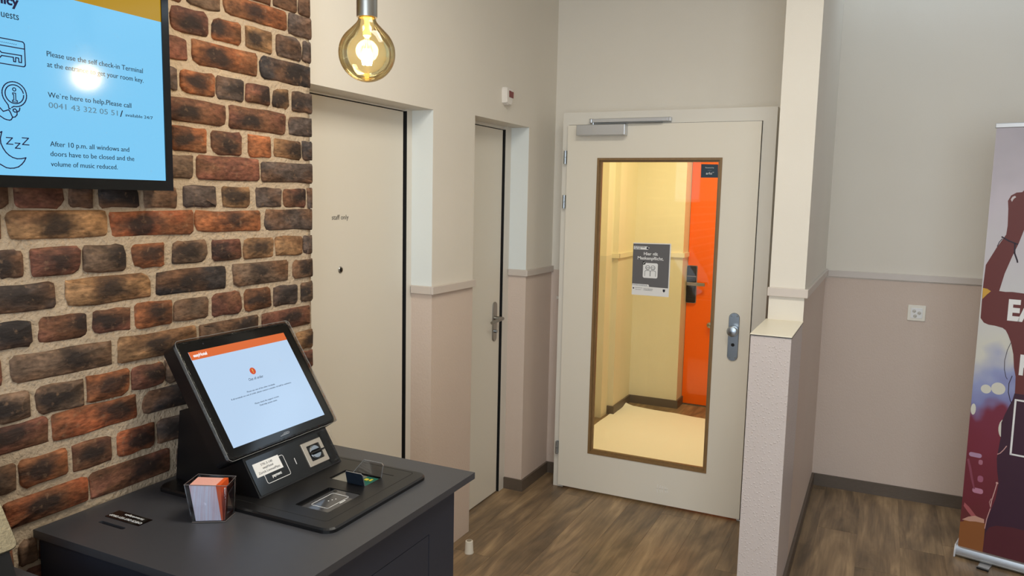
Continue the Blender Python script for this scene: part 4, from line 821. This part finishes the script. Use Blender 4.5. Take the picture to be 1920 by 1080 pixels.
art('hand_gap_print', [[(.0775, 1.640), (.0830, 1.652), (.0920, 1.656), (.0960, 1.650), (.0880, 1.643), (.0825, 1.630)]], (205, 196, 200), .0003)
art('yellow_print', [[(.004, 1.25), (.022, 1.247), (.036, 1.238), (.022, 1.222), (.006, 1.200)]], (208, 160, 60), .0003)
art('torso_print', [[(.122, .66), (.132, .70), (.145, .74), (.155, .77), (.16, .80), (.55, .80), (.56, .4), (.55, .056), (.098, .056), (.100, .19), (.1121, .2467), (.128, .31), (.1342, .385), (.124, .44), (.118, .495), (.125, .60)]], (58, 24, 46), .0003)
art('skirt_print', [[(.098, .056), (.099, .10), (.104, .15), (.115, .175), (.14, .19), (.20, .20), (.55, .2), (.55, .056)]], (84, 28, 38), .0006)
art('bag_print', [[(.0, .052), (.0, .168), (.012, .172), (.020, .19), (.045, .198), (.08, .19), (.098, .185), (.100, .052)]], (140, 84, 40), .0003)
art('knuckle_print', [[(.006, .180), (.030, .200), (.055, .212), (.092, .206), (.094, .188), (.06, .186), (.035, .180)]], (196, 150, 132), .0006)
b = bmesh.new(); stroke(b, FB, [(.1285, 1.02), (.118, .985), (.112, .94), (.114, .90), (.122, .868), (.128, .858)], .0022, .0003, .0006); stroke(b, FB, [(.145, .875), (.136, .84), (.137, .80), (.147, .765), (.156, .748)], .0030, .0003, .0006)
stroke(b, FB, [(.0583, 1.478), (.085, 1.462), (.1183, 1.4491)], .006, .0006, .0009); stroke(b, FB, [(.108, 1.452), (.110, 1.411), (.122, 1.380), (.124, 1.372)], .006, .0006, .0009); stroke(b, FB, [(.044, 1.436), (.05, 1.455), (.060, 1.470)], .003, .0006, .0009)
obj('strap_print', b, mat('strap_print', S(46, 28, 44), .45), sh)
b = bmesh.new(); stroke(b, FB, [(.150, .560), (.140, .540), (.128, .522), (.119, .516)], .0035, .0009, .0012); stroke(b, FB, [(.1275, .381), (.122, .345), (.114, .30), (.112, .268)], .0035, .0009, .0012); stroke(b, FB, [(.112, .268), (.106, .29), (.110, .305), (.118, .312)], .002, .0009, .0012); stroke(b, FB, [(.112, .262), (.102, .21), (.098, .165)], .003, .0009, .0012); ext(b, FB, circ(.128, .385, .005, 10), .0009, .0012)
obj('rim_light_print', b, mat('rim_light_print', S(206, 160, 156), .45), sh)
stroke_b = stroke(bmesh.new(), FB, [(.1675, .528), (.1665, .772), (.60, .772), (.60, .528)], .0075, .0012, .0015, closed=True)
obj('banner_lettering', join(stroke_b, text(FB, 'EA', .1063, 1.1215, .089, .112, bold=.045, w=.0016), text(FB, 'H', .1680, .8885, .086, .055, bold=.045, w=.0016)), M['wht'], sh)
